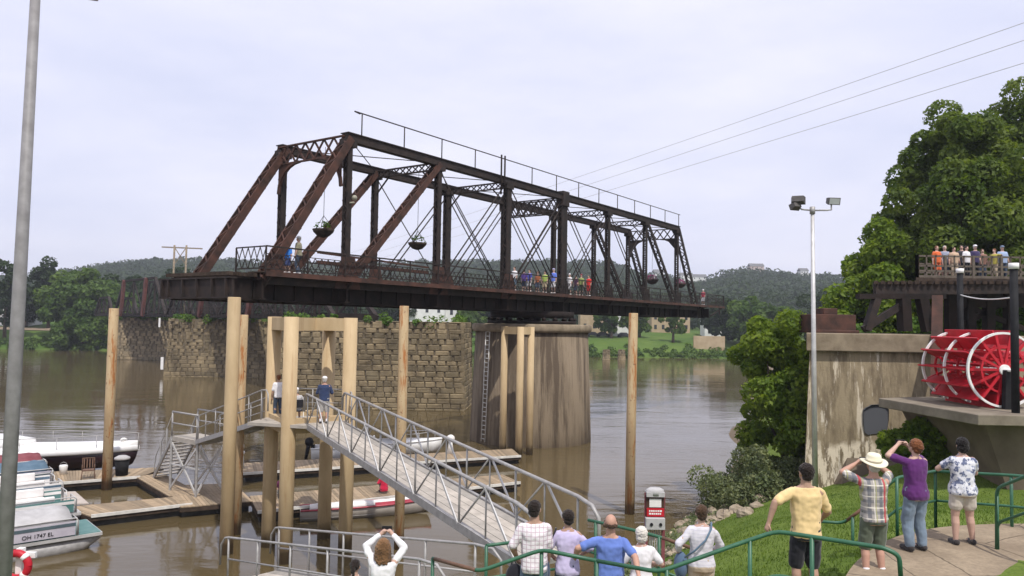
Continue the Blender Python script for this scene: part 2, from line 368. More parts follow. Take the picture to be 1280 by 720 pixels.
# far bank and hills as one height field
FS = [(-900, 150), (-300, 185), (-135, 199), (-60, 203), (0, 208), (54, 213), (110, 226), (200, 280), (400, 420), (900, 700)]
def ridge(px):        # height of the ridge (photo px above the horizon) at a bearing given in photo px
    return np.interp(px, [-900, -300, 0, 30, 120, 180, 260, 330, 420, 560, 640, 760, 800, 880, 905, 930, 1010, 1080, 1300, 2200], [60, 52, 42, 38, 60, 68, 72, 68, 68, 74, 76, 78, 60, 50, 64, 70, 62, 64, 64, 62])
def far_h(x, y):
    s = np.interp(x, [p[0] for p in FS], [p[1] for p in FS]); d = y-s
    bank = np.interp(d, [-8, 0, 5, 14, 40, 120], [-3, -.1, 1.6, 4.2, 6.5, 8])
    px = 640+950*x/np.maximum(y, 1); top = ridge(px)/950*900*.8
    t = np.clip((y-330)/560, 0, 1); t = t*t*(3-2*t)
    return bank+np.maximum(top, 5)*t*(1-.3*np.clip((y-950)/500, 0, 1))
fx = np.concatenate([np.arange(-1500, -320, 40), np.arange(-320, 320, 8), np.arange(320, 1901, 40)]); fyv = np.concatenate([np.arange(140, 330, 4), np.arange(330, 1500, 24)])
gx, gy = np.meshgrid(fx, fyv); z = far_h(gx.ravel(), gy.ravel())+(RNG.random(gx.size)-.5)*.3
nxx = len(fx); i = (np.arange(len(fyv)-1)[:, None]*nxx+np.arange(nxx-1)[None, :]).ravel()
tag(np_mesh('hills', np.stack([gx.ravel(), gy.ravel(), z], 1), np.stack([i, i+1, i+1+nxx, i+nxx], 1), grass_far, smooth=True), kind='structure')

# concrete paths, slabs of their own thickness on the slope
def strip(name, pts, w, mat, th=.12, lift=.05):
    P = [V(p) for p in pts]; mb = MB(); L = []
    for i, p in enumerate(P):
        d = (P[min(i+1, len(P)-1)]-P[max(i-1, 0)]); d.z = 0; d.normalize(); nrm = V((-d.y, d.x, 0))
        L.append((p+nrm*w/2, p-nrm*w/2))
    for (a, b), (c, d) in zip(L, L[1:]):
        q = [a, b, d, c]; mb.add([x+V((0, 0, lift)) for x in q]+[x+V((0, 0, lift-th)) for x in q], [(0,3,2,1),(4,5,6,7),(0,1,5,4),(1,2,6,5),(2,3,7,6),(3,0,4,7)])
    o = mb.build(name, mat); o['kind'] = 'structure'; return o
def smooth_path(pts, n=6):
    out = []
    P = [V(p) for p in pts]
    for i in range(len(P)-1):
        a, b, c, d = P[max(i-1, 0)], P[i], P[i+1], P[min(i+2, len(P)-1)]
        for k in range(n):
            t = k/n; out.append(.5*((2*b)+(-a+c)*t+(2*a-5*b+4*c-d)*t*t+(-a+3*b-3*c+d)*t**3))
    out.append(P[-1]); return out
pp = [(x, y, gz(x, y)+.03) for x, y in ((15, 11.6), (11, 12.1), (8.4, 12.2), (7.0, 11.7), (6.0, 10.8), (5.3, 9.8), (4.7, 8.7))]
strip('path', smooth_path(pp), 1.95, path_c)
pp = [(x, y, gz(x, y)+.03) for x, y in ((3.6, 10.0), (3.1, 10.2), (2.4, 10.8), (1.2, 11.2), (.2, 11.5), (-1, 11.4), (-2.6, 11.3))]
strip('lower_path', smooth_path(pp), 1.7, path_c, lift=.046)
pp = [(x, y, gz(x, y)+.03) for x, y in ((1.0, 11.6), (1.1, 13.2), (1.15, 14.9))]
strip('gangway_approach', smooth_path(pp), 1.5, path_c, lift=.042)

# ------------------------------------------------------------------ masonry and concrete piers
def block_wall(mb, p0, p1, z0, z1, batter, seed, bh=.55, bl=1.1):
    """coursed rough blocks on the face from p0 to p1 (outside to the right of p0>p1), leaning in by batter"""
    rr = random.Random(seed); p0, p1 = V((*p0, 0)), V((*p1, 0)); d = p1-p0; L = d.length; d.normalize(); nr = V((d.y, -d.x, 0)); z = z0
    while z < z1-.05:
        h = min(bh*rr.uniform(.85, 1.15), z1-z); x = -rr.uniform(0, .6)
        sh = batter*(z-z0)/(z1-z0)
        while x < L-.02:
            w = bl*rr.uniform(.6, 1.5); a, b = max(x, 0)+sh*.7+.015, min(x+w, L)-.015-(sh*.7 if x+w >= L else 0); x += w
            if b-a < .12: continue
            o = rr.uniform(.01, .055)-sh; g = .008
            f0 = p0+d*a; f1 = p0+d*b; bz, tz = z+g, z+h-g; e = .07
            q = [f0-nr*(.3+sh)+V((0,0,bz)), f1-nr*(.3+sh)+V((0,0,bz)), f1-nr*(.3+sh)+V((0,0,tz)), f0-nr*(.3+sh)+V((0,0,tz))]
            j = lambda: rr.uniform(-.025, .025)
            q += [f0+nr*(o-e)+V((0,0,bz)), f1+nr*(o-e)+V((0,0,bz)), f1+nr*(o-e)+V((0,0,tz)), f0+nr*(o-e)+V((0,0,tz))]
            q += [f0+d*(e+j())+nr*(o+j())+V((0,0,bz+e)), f1-d*(e+j())+nr*(o+j())+V((0,0,bz+e)), f1-d*(e+j())+nr*(o+j())+V((0,0,tz-e)), f0+d*(e+j())+nr*(o+j())+V((0,0,tz-e))]
            mb.add(q, [(0,1,5,4),(1,2,6,5),(2,3,7,6),(3,0,4,7),(4,5,9,8),(5,6,10,9),(6,7,11,10),(7,4,8,11),(8,9,10,11)])
        z += h
def foliage(name, puffs, per, size, mat, parent=None, seed=1, flat=.0, up=.35, shell=(.55, 1.08)):
    g = np.random.default_rng(seed); C = np.repeat(np.array([p[:3] for p in puffs], float), per, 0); rr = np.repeat(np.array([p[3] for p in puffs], float), per)
    n = len(C); d = g.normal(size=(n, 3)); d[:, 2] += up*.6; d /= np.linalg.norm(d, axis=1)[:, None]
    P = C + d*(rr*g.uniform(shell[0], shell[1], n)**.6)[:, None]*np.array([1, 1, .85])
    nn = d*.9+g.normal(size=(n, 3))*.75; nn[:, 2] += up; nn /= np.linalg.norm(nn, axis=1)[:, None]
    a = np.cross(nn, g.normal(size=(n, 3))); a /= np.linalg.norm(a, axis=1)[:, None]; b = np.cross(nn, a)
    s = size*g.uniform(.55, 1.35, n)[:, None]
    v = np.stack([P-a*s*.62, P-b*s*.34+nn*s*.06, P+a*s*.62, P+b*s*.34+nn*s*.06], 1).reshape(-1, 3)
    if parent: v -= np.array(parent.location)
    f = np.arange(n*4).reshape(-1, 4)
    return np_mesh(name, v, f, mat, parent)
def stone_pier(name, label, poly, z0, z1, batter, mat, seed, weeds=True):
    cx = sum(p[0] for p in poly)/len(poly); cy = sum(p[1] for p in poly)/len(poly)
    t = thing(name, (cx, cy, 0), label, 'bridge pier')
    mb = MB(); P = [(p[0]-cx, p[1]-cy) for p in poly]
    for i in range(len(P)): block_wall(mb, P[i], P[(i+1) % len(P)], z0, z1, batter, seed+i)
    mb.build('stone_course', mat, t)
    c = MB(); ins = lambda e: [(p[0]-math.copysign(e, p[0]), p[1]-math.copysign(e, p[1])) for p in P]
    A_, B_ = ins(.1), ins(batter+.12); n_ = len(P)
    c.add([(p[0], p[1], z0) for p in A_]+[(p[0], p[1], z1-.1) for p in B_], [tuple(reversed(range(n_))), tuple(range(n_, 2*n_))]+[(k, (k+1) % n_, n_+(k+1) % n_, n_+k) for k in range(n_)])
    c.build('core', stone_d, t)
    if weeds:
        g = random.Random(seed); pf = []
        for k in range(44):
            e = g.randrange(len(poly)); u = g.random(); a, b = poly[e], poly[(e+1) % len(poly)]
            x, y = a[0]+(b[0]-a[0])*u, a[1]+(b[1]-a[1])*u; x += (cx-x)*.12; y += (cy-y)*.12
            pf.append((x, y, z1+g.uniform(-.3, .35), g.uniform(.3, .85)))
        foliage('weeds', pf, 60, .3, leaf_mid, t, seed)
    return t
stone_pier('stone_bridge_pier', 'long coursed sandstone pier with greenery on top, nearest of the old bridge piers',
           [(-24.6, 78.6), (-4.6, 78.0), (-4.2, 86), (-24, 86.5)], -1, 9.0, .35, stone, 11)
stone_pier('stone_bridge_pier', 'sandstone pier with a weedy top between the long near pier and the far left pier',
           [(-53.6, 117.5), (-37, 116.5), (-36.5, 123), (-52.6, 124)], -1, 8.9, .9, stone, 21)
stone_pier('stone_bridge_pier', 'farthest greyish stone pier beside the left bank trees',
           [(-85, 160), (-71.5, 160), (-71, 166), (-84, 166)], -1, 8.9, .8, stone_g, 31)
# marker boards hanging at the piers
t = MB(); t.box((-53.75, 117.1, 1.0), (-53.35, 117.3, 2.9)); tag(t.build('depth_marker', white_p), 'white depth marker board on the left corner of the middle stone pier', 'marker')
t = MB(); t.box((-61.2, 132, 7.3), (-60.9, 132.1, 8.9)); tag(t.build('hanging_marker', white_p), 'small white marker hanging under the old fixed bridge', 'marker')

# swing pier: big round concrete drum
PV = V((1.61, 59.93, 0))
sp = thing('swing_pier', (PV.x, PV.y, 0), 'massive round stained concrete pier carrying the middle of the swing bridge', 'bridge pier')
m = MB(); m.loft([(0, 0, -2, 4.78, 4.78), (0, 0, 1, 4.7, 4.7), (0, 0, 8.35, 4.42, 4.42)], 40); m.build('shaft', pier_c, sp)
m = MB(); m.loft([(0, 0, 8.33, 4.62, 4.62), (0, 0, 8.5, 4.7, 4.7), (0, 0, 8.85, 4.7, 4.7), (0, 0, 8.95, 4.55, 4.55)], 40); m.build('coping', cap_c, sp)
m = MB()
a = R(222)
for s in (-.22, .22): m.tube([(4.8*math.cos(a)+s*-math.sin(a), 4.8*math.sin(a)+s*math.cos(a), .2), (4.5*math.cos(a)+s*-math.sin(a), 4.5*math.sin(a)+s*math.cos(a), 8.9)], .035, 6)
for k in range(26): 
    zz = .4+k*.33; rr = 4.8-.3*zz/8.7; m.tube([(rr*math.cos(a)-.22*-math.sin(a), rr*math.sin(a)-.22*math.cos(a), zz), (rr*math.cos(a)+.22*-math.sin(a), rr*math.sin(a)+.22*math.cos(a), zz)], .03, 5)
m.build('ladder', white_metal, sp)

# ------------------------------------------------------------------ the swing bridge
AZ, BW, BP, ZT, ZB = .6144, 5.42, 7.35, 18.77, 10.85
B0 = 9.0
br = thing('swing_bridge', (PV.x, PV.y, B0), 'rusty iron swing truss bridge turned open on its round pier over the river', 'bridge', rz=math.pi/2-AZ)
def L(s, y, z): return V((s, y, z-B0))
def laced(mb, p0, p1, w, h, side=V((0, 1, 0)), pitch=.5, t=.035, both=True, bars=.06):
    """two plates joined by zigzag lacing; side = direction across the pair of plates"""
    p0, p1 = V(p0), V(p1); d = (p1-p0); Ln = d.length; d.normalize(); q = d.cross(side).normalized()
    for s in (-1, 1):
        mb.beam(p0+side*s*w/2, p1+side*s*w/2, t, h, up=q)
        for e in (-1, 1): mb.beam(p0+side*s*(w/2-.03)+q*e*h/2, p1+side*s*(w/2-.03)+q*e*h/2, .07, t, up=q)
    n = max(2, int(Ln/pitch))
    for e in ((-1, 1) if both else (-1,)):
        for k in range(n):
            a = p0+d*(Ln*k/n)+q*e*(h/2+.02); b = p0+d*(Ln*(k+1)/n)+q*e*(h/2+.02); sg = 1 if k % 2 else -1
            mb.beam(a+side*sg*w/2, b-side*sg*w/2, bars, .02, up=q)
def rodpair(mb, p0, p1, r=.035, gap=.16):
    d = (V(p1)-V(p0)).normalized(); q = d.cross(V((0, 1, 0))).normalized()
    for s in (-1, 1): mb.tube([V(p0)+q*s*gap, V(p1)+q*s*gap], r, 6)
S = lambda k: (k-4)*BP
SE = 3.72*BP
for sd_, Y in (('near', -BW/2), ('far', BW/2)):
    m = MB(); m.beam(L(S(1)-.25, Y, ZT), L(S(7)+.25, Y, ZT), .46, .44); m.beam(L(S(1)-.3, Y, ZT+.225), L(S(7)+.3, Y, ZT+.225), .62, .05)
    for k in range(1, 8): m.box(L(S(k)-.4, Y-.27, ZT-.5), L(S(k)+.4, Y+.27, ZT-.1))
    if True: m.box(L(-.45, Y-.33, ZT-.7), L(.45, Y+.33, ZT+.42))
    m.build('top_chord', rust, br)
    m = MB(); m.beam(L(-SE, Y, ZB), L(SE, Y, ZB), .4, .36); m.build('bottom_chord', rust, br)
    for s in (-1, 1):
        m = MB(); laced(m, L(s*SE, Y, ZB), L(s*-S(1), Y, ZT-.05), .60, .40, pitch=.55, bars=.08); m.build('end_post', rust_red if s < 0 else rust, br)
        m = MB(); laced(m, L(s*-S(1), Y, ZB), L(s*-S(2), Y, ZT-.1), .52, .34, pitch=.5, bars=.08); m.build('diagonal_post', rust_red if s < 0 else rust, br)
        m = MB(); rodpair(m, L(s*-S(2), Y, ZB), L(s*-S(3), Y, ZT-.2), .045, .2); m.build('tie_rod', rust, br)
        m = MB(); rodpair(m, L(s*-S(3), Y, ZB), L(0, Y, ZT-.3), .045, .2); m.build('tie_rod', rust, br)
        m = MB(); rodpair(m, L(0, Y, ZB), L(s*-S(3), Y, ZT-.3), .045, .2); m.build('tie_rod', rust, br)
        m = MB(); m.tube([L(s*-S(3), Y, ZB), L(s*-S(2), Y, ZT-.3)], .035, 6); m.build('counter_rod', rust, br)
    for k in range(1, 8):
        w = {4: .78, 3: .5, 5: .34}.get(k, .30); m = MB()
        laced(m, L(S(k), Y, ZB), L(S(k), Y, ZT-.1), .34, w, pitch=.4)
        if k == 4:
            for e in (-.3, .3): laced(m, L(e, Y, ZB), L(e, Y, ZT-.1), .36, .2, pitch=.4)
        m.build('vertical_post', rust, br)
        # gusset at the foot
        m = MB(); m.add([L(S(k)-.9, Y-.24, ZB-.2), L(S(k)+.9, Y-.24, ZB-.2), L(S(k)+.45, Y-.24, ZB+1.5), L(S(k)-.45, Y-.24, ZB+1.5), L(S(k)-.9, Y-.2, ZB-.2), L(S(k)+.9, Y-.2, ZB-.2), L(S(k)+.45, Y-.2, ZB+1.5), L(S(k)-.45, Y-.2, ZB+1.5)],
                           [(0,1,2,3),(4,7,6,5),(0,4,5,1),(1,5,6,2),(2,6,7,3),(3,7,4,0)])
        m.build('gusset_plate', rust_red if k < 4 else rust, br)
def lattice(mb, a, b, h, nx, up=V((0, 0, 1)), t=.05, d2=.03):
    a, b = V(a), V(b)
    mb.beam(a+up*h/2, b+up*h/2, .16, .08); mb.beam(a-up*h/2, b-up*h/2, .16, .08)
    for k in range(nx):
        p, q = a+(b-a)*(k/nx), a+(b-a)*((k+1)/nx)
        mb.beam(p+up*h/2, q-up*h/2, d2, t); mb.beam(p-up*h/2, q+up*h/2, d2, t)
for k in range(1, 8):
    m = MB(); Y = BW/2
    if k in (1, 7):
        s = -1 if k == 1 else 1
        lattice(m, L(S(k)+s*.35, -Y, ZT-.45), L(S(k)+s*.35, Y, ZT-.45), 1.0, 7, t=.10, d2=.06)
        for e in (-1, 1):
            pts = [L(S(k)+s*(.35+.5*j/6*0), e*(Y-.12-1.75*(1-math.cos(j/6*math.pi/2))), ZT-.95-1.7*(1-math.sin(j/6*math.pi/2))) for j in range(7)]
            for a_, b_ in zip(pts, pts[1:]): m.beam(a_, b_, .18, .12)
            m.add([L(S(k)+s*.33, e*(Y-.1), ZT-2.3), L(S(k)+s*.33, e*(Y-.1), ZT-.9), L(S(k)+s*.33, e*(Y-1.3), ZT-.9), L(S(k)+s*.37, e*(Y-.1), ZT-2.3), L(S(k)+s*.37, e*(Y-.1), ZT-.9), L(S(k)+s*.37, e*(Y-1.3), ZT-.9)],
                  [(0,1,2),(3,5,4),(0,3,4,1),(1,4,5,2),(2,5,3,0)])
        m.build('portal_frame', rust_red if k == 1 else rust, br)
    elif k == 4:
        for e in (-.35, .35): lattice(m, L(e, -Y, ZT-.65), L(e, Y, ZT-.65), 1.1, 8, t=.08, d2=.05)
        m.build('sway_frame', rust, br)
    else:
        lattice(m, L(S(k), -Y, ZT-.2), L(S(k), Y, ZT-.2), .42, 10, t=.06, d2=.06)
        for e in (-1, 1): m.beam(L(S(k), e*(Y-.15), ZT-1.5), L(S(k), e*(Y-1.3), ZT-.4), .08, .08)
        m.build('sway_strut', rust, br)
m = MB()
for k in range(1, 7):
    m.tube([L(S(k), -BW/2, ZT), L(S(k+1), BW/2, ZT)], .03, 5); m.tube([L(S(k), BW/2, ZT), L(S(k+1), -BW/2, ZT)], .03, 5)
m.build('lateral_rods', rust, br)
# inspection handrail along the near top chord
m = MB(); Y = -BW/2-.25
for k in range(14): m.tube([L(-21.35+3.33*k, Y, ZT+.2), L(-21.35+3.33*k, Y, ZT+1.45)], .035, 6)
m.tube([L(-21.9, Y, ZT+1.45), L(22.3, Y, ZT+1.42)], .035, 6); m.tube([L(-21.9, Y, ZT+1.45), L(-21.5, Y, ZT+1.4)], .04, 6)
m.build('top_handrail', rust, br)
m = MB()
for s in (-8.6, -8.2): m.tube([L(s, -BW/2-.35, 17.7), L(s, -BW/2-.35, 20.4)], .06, 6)
m.build('signal_bracket', rust_dark, br)
# floor: girders, floor beams, ties, planks and the two outboard walks
for Y in (-2.25, 2.25):
    m = MB(); m.beam(L(-28.8, Y, 10.42), L(30.5, Y, 10.42), .05, 1.1); 
    for zz in (9.9, 10.95): m.beam(L(-28.8, Y, zz), L(30.5, Y, zz), .34, .07)
    s = -28.7
    while s < 30.5:
        for e in (-1, 1): m.box(L(s, Y+e*.03, 9.93), L(s+.07, Y+e*.14, 10.93))
        s += 1.22
    m.build('plate_girder', rust_dark, br)
for Y in (-.8, .8):
    m = MB(); m.beam(L(-28.8, Y, 10.5), L(30.4, Y, 10.5), .2, .75); m.build('stringer', rust_dark, br)
for k, s in enumerate([-28.95, -SE]+[S(j) for j in range(1, 8)]+[SE, 30.55]):
    m = MB(); m.beam(L(s, -2.9, 10.42), L(s, 2.9, 10.42), .12, .98)
    for zz in (9.96, 10.88): m.beam(L(s, -2.95, zz), L(s, 2.95, zz), .36, .07)
    if k == 0:
        for yy in (-2.6, -1.5, -.3, .9, 2.1, 2.7): m.box(L(s-.2, yy, 9.99), L(s-.02, yy+.1, 10.85))
    m.build('floor_beam', rust_dark if k else rust, br)
for s in [-27.2]+[S(j) for j in range(1, 8)]+[27.3, 33.4]:
    for e in (-1, 1):
        if s > 30:
            if e > 0: continue
            m = MB(); m.beam(L(30.3, -3.2, 10.1), L(33.9, -3.2, 11.1), .12, .12); m.beam(L(33.0, -3.2, 10.3), L(33.0, -3.2, 11.1), .12, .12)
        else:
            m = MB(); m.beam(L(s, e*2.2, 10.0), L(s, e*3.25, 11.0), .1, .12); m.beam(L(s, e*2.2, 11.02), L(s, e*3.3, 11.02), .12, .14)
        m.build('walkway_bracket', rust, br)
m = MB(); rr = random.Random(3); s = -29.0
while s < 31: m.box(L(s, -2.55+rr.uniform(-.15, .1), 11.0), L(s+.2, 2.55+rr.uniform(-.1, .15), 11.17)); s += .42
m.build('timber_ties', tim_dark, br)
m = MB()
for Y0, Y1 in ((-3.3, -1.9), (1.9, 3.3)):
    for j in range(6): yy = Y0+(Y1-Y0)*j/6; m.box(L(-27.5 if Y0 < 0 else -22.3, yy, 11.2), L(34.2, yy+.22, 11.26))
m.build('walkway_planks', tim_dark, br)
for Y in (-3.32, 3.32): m = MB(); m.beam(L(-27.5 if Y < 0 else -22.3, Y, 11.14), L(34.25, Y, 11.14), .08, .24); m.build('edge_channel', rust_red if Y < 0 else rust, br)
def bridge_rail(s0, s1, Y, name='railing', mat=rust, step=2.45, zf=11.26):
    m = MB(); n = max(1, round(abs(s1-s0)/step)); 
    for k in range(n+1): s = s0+(s1-s0)*k/n; m.box(L(s-.03, Y-.03, zf-.1), L(s+.03, Y+.03, zf+1.18))
    for zz, w in ((1.18, .07), (.82, .035), (.12, .05)): m.beam(L(s0, Y, zf+zz), L(s1, Y, zf+zz), w, w)
    q = round(abs(s1-s0)/.42)
    for k in range(q):
        a, b = s0+(s1-s0)*k/q, s0+(s1-s0)*(k+1)/q
        m.beam(L(a, Y, zf+.12), L(b, Y, zf+.82), .02, .04); m.beam(L(a, Y+.012, zf+.82), L(b, Y+.012, zf+.12), .02, .04)
    m.build(name, mat, br)
bridge_rail(-27.5, 34.2, -3.28); bridge_rail(-22.3, 34.2, 3.28)
def cross_rail(s, y0, y1):
    m = MB(); zf = 11.26; n = 4
    for k in range(n+1): y = y0+(y1-y0)*k/n; 
    for y in (y0, y1): m.box(L(s-.03, y-.03, zf-.1), L(s+.03, y+.03, zf+1.18))
    for zz in (1.18, .15): m.beam(L(s, y0, zf+zz), L(s, y1, zf+zz), .06, .06)
    q = 5
    for k in range(q):
        a, b = y0+(y1-y0)*k/q, y0+(y1-y0)*(k+1)/q
        m.beam(L(s, a, zf+.15), L(s, b, zf+1.18), .04, .02); m.beam(L(s+.02, a, zf+1.18), L(s+.02, b, zf+.15), .04, .02)
    m.build('end_gate', rust, br)
cross_rail(-27.45, -3.2, -.9); cross_rail(34.2, -3.2, 3.2)
# inner pipe rail and the post lamp
m = MB(); m.beam(L(-23.6, -2.3, 12.0), L(-15, -2.3, 12.0), .2, .16); m.beam(L(-23.6, -2.3, 12.5), L(-15, -2.3, 12.3), .1, .1); m.build('inner_rail', rust_red, br)
m = MB(); m.ell(L(S(1)+.25, -BW/2-.3, 15.55), (.15, .15, .15)); m.tube([L(S(1), -BW/2-.2, 15.25), L(S(1)+.25, -BW/2-.3, 15.3)], .05); m.build('lamp', rail_t0, br)
# turning machinery between pier and floor
m = MB(); m.loft([(0, 0, 8.96-B0, 3.5, 3.5), (0, 0, 9.2-B0, 3.5, 3.5)], 36); m.loft([(0, 0, 9.42-B0, 3.3, 3.3), (0, 0, 9.92-B0, 3.3, 3.3)], 36)
for k in range(22): a = 2*math.pi*k/22; m.ell((3.35*math.cos(a), 3.35*math.sin(a), 9.31-B0), (.18, .18, .13), 8, 6)
m.loft([(0, 0, 9.2-B0, .7, .7), (0, 0, 9.9-B0, .7, .7)], 16)
m.build('turntable', rust_dark, br)
BM = Matrix.Translation((PV.x, PV.y, B0)) @ Matrix.Rotation(math.pi/2-AZ, 4, 'Z')
def bpt(s, y, z): return BM @ L(s, y, z)

# ------------------------------------------------------------------ the old fixed bridge beyond, on the stone piers
def truss_span(mb_ch, mb_web, a, b, z0, h, w, n, slope0=True, slope1=True):
    a, b = V((*a, z0)), V((*b, z0)); d = (b-a); ln = d.length; d.normalize(); q = V((-d.y, d.x, 0)); up = V((0, 0, 1))
    for s in (-w/2, w/2):
        P = lambda k: a+d*ln*k/n+q*s
        mb_ch.beam(P(0), P(n), .4, .5); i0, i1 = (1 if slope0 else 0), (n-1 if slope1 else n)
        mb_ch.beam(P(i0)+up*h, P(i1)+up*h, .45, .45)
        if slope0: mb_web.beam(P(0), P(1)+up*h, .5, .5)
        if slope1: mb_web.beam(P(n), P(n-1)+up*h, .5, .5)
        for k in range(i0, i1+1): mb_web.beam(P(k), P(k)+up*h, .3, .3)
        for k in range(i0, i1):
            if k % 2: mb_web.beam(P(k), P(k+1)+up*h, .12, .4)
            else: mb_web.beam(P(k+1), P(k)+up*h, .12, .4)
    for k in range(n+1):
        c = a+d*ln*k/n; mb_ch.beam(c-q*w/2, c+q*w/2, .3, .6)
    mb_ch.beam(a+up*.35, b+up*.35, w-.4, .12)
def span(label, a, b, z0, h, w, n, s0=True, s1=True, posts=None):
    t = thing('fixed_truss_span', (a[0], a[1], z0), label, 'bridge', 'fixed truss spans of the old rail bridge')
    o = V((a[0], a[1], z0)); c, wb = MB(), MB(); truss_span(c, wb, (0, 0), (b[0]-a[0], b[1]-a[1]), 0, h, w, n, s0, s1)
    c.build('chords', rust_dark, t); wb.build('web_members', rust, t)
    rl = MB(); d = V((b[0]-a[0], b[1]-a[1], 0)); ln = d.length; d.normalize(); q = V((-d.y, d.x, 0))
    for s in (-w/2-.5, w/2+.5):
        for zz in (.9, 1.4): rl.beam(q*s+V((0, 0, zz)), d*ln+q*s+V((0, 0, zz)), .06, .06)
        for k in range(int(ln/2.2)): rl.box(q*s+d*k*2.2-V((.04, .04, 0)), q*s+d*k*2.2+V((.04, .04, 1.4)))
    rl.build('railing', rust, t)
    for fr, s in (posts or []):
        m = MB(); p = d*ln*fr+q*s*(w/2+.35); m.beam(p+V((0, 0, -.1)), p+d*1.6+V((0, 0, h+.1)), .5, 1.0); m.build('red_post', red_lead, t)
    return t
span('farthest span of the rusty fixed truss bridge, with a faded red post', (-84.5, 167), (-62, 142.2), 9.35, 7.2, 5, 5, True, True, [(.18, -1), (.62, -1)])
span('middle span of the rusty fixed truss bridge between the two left stone piers', (-61.6, 141.8), (-46, 121), 9.35, 3.9, 5, 5, True, False, [(.9, -1)])
span('nearest low span of the fixed truss bridge ending on the long sandstone pier', (-45.4, 120.2), (-17, 83), 9.35, 3.3, 5, 9, False, True, [(.25, -1), (.42, -1)])
span('short span of the fixed truss bridge landing on the left river bank', (-85, 167.6), (-100, 188), 9.35, 4, 5, 4, True, True)

# ------------------------------------------------------------------ concrete abutment with the old trestle on it
ab = thing('concrete_abutment', (15.9, 36, 2), 'tall streaked concrete bridge abutment on the grassy bank behind the light pole', 'abutment')
def frus(mb, P0, z0, P1, z1):
    n = len(P0); return mb.add([(*p, z0) for p in P0]+[(*p, z1) for p in P1], [tuple(reversed(range(n))), tuple(range(n, 2*n))]+[(k, (k+1) % n, n+(k+1) % n, n+k) for k in range(n)])
m = MB(); frus(m, [(-3.35, -3.2), (7.3, -3.6), (8.4, 3), (-.9, 3.2)], -1.5, [(-2.85, -2.7), (7.0, -3.1), (7.9, 2.6), (-.6, 2.9)], 6.0); m.build('wall', abut_c, ab)
m = MB(); m.prism([(-3.1, -3.0), (7.2, -3.4), (8.1, 2.9), (-.75, 3.1)], 6.0, 6.78); m.build('coping', cap_c, ab, bevel=.04)
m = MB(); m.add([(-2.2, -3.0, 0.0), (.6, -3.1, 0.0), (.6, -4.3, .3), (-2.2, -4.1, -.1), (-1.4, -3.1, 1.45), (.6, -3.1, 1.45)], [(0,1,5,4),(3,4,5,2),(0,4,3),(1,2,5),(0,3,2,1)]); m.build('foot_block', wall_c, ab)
k = N('dark_paint_patch'); k.col((.075, .078, .088)); k.rough(.9)
m = MB()
pts = []
for j in range(18):
    a = 2*math.pi*j/18; rr = 1+.10*math.sin(2*a+1)+.04*math.sin(5*a); pts.append((-.15+.50*rr*math.copysign(abs(math.cos(a))**.55, math.cos(a)), 3.1+.68*rr*math.copysign(abs(math.sin(a))**.55, math.sin(a))))
m.add([(x, -3.235-.0376*(x+3.35)+.0677*(z+1.5), z) for x, z in pts]+[(x, -3.1, z) for x, z in pts], [tuple(range(18))]+[(j, 18+j, 18+(j+1) % 18, (j+1) % 18) for j in range(18)])
m.build('painted_over_patch', k.m, ab)
def A(px, py, d): return at(px, py, d=d)
m = MB(); m.box((13.6, 34.2, 8.78), (15.5, 36.0, 9.62)); m.box((14.15, 34.5, 9.62), (14.8, 35.6, 9.9)); m.box((13.5, 34.1, 8.78), (15.6, 34.3, 8.92)); tag(m.build('bearing_box', rust_red, bevel=.03), 'rusty riveted steel bearing box on the left end of the abutment top', 'steel box')
tr = thing('steel_trestle', (18.5, 37.5, 8.78), 'dark rusty steel trestle end with leaning legs standing on the concrete abutment', 'trestle')
o = V(tr.location)
def TB(mb, a, b, w, h): mb.beam(A(*a)-o, A(*b)-o, w, h)
for dd in (34.8, 37.4):
    m = MB(); TB(m, (1093, 361, dd), (1300, 358, dd), .3, .62); m.build('girder', rust, tr)
    m = MB(); TB(m, (1072, 370.5, dd), (1180, 370.5, dd), .4, .24); m.build('cap_beam', rust_dark, tr)
    m = MB(); TB(m, (1096, 373, dd), (1083, 413, dd), .42, .3); m.build('leg', rust, tr)
    m = MB(); TB(m, (1129, 373, dd), (1131, 414, dd), .62, .4); m.build('leg', rust_dark, tr)
    m = MB(); TB(m, (1152, 373, dd), (1160, 414, dd), .5, .4); m.build('leg', rust_dark, tr)
    m = MB(); TB(m, (1079, 412, dd), (1124, 383, dd), .25, .3); m.build('brace', rust, tr)
m = MB()
for k in range(24): px = 1095+k*8.5; a_, b_ = A(px, 353, 34.5)-o, A(px, 353, 37.8)-o; b_.z = a_.z; m.beam(a_, b_, .17, .16)
m.build('timber_ties', tim_dark, tr)
m = MB(); TB(m, (1172, 372, 33.6), (1170, 500, 31.5), .42, .4); m.build('column', rust_red, tr)
for dd in (37.0, 40.5):
    for px in (1188, 1212, 1236, 1262, 1290): m = MB(); TB(m, (px, 366, dd), (px, 470, dd), .45, .4); m.build('post', rust_dark, tr)
    m = MB(); TB(m, (1186, 378, dd), (1300, 378, dd), .3, .5); m.build('girder', rust_dark, tr)
    m = MB(); TB(m, (1186, 415, dd), (1250, 380, dd), .2, .25); TB(m, (1200, 380, dd), (1290, 415, dd), .2, .25); m.build('cross_brace', rust_dark, tr)
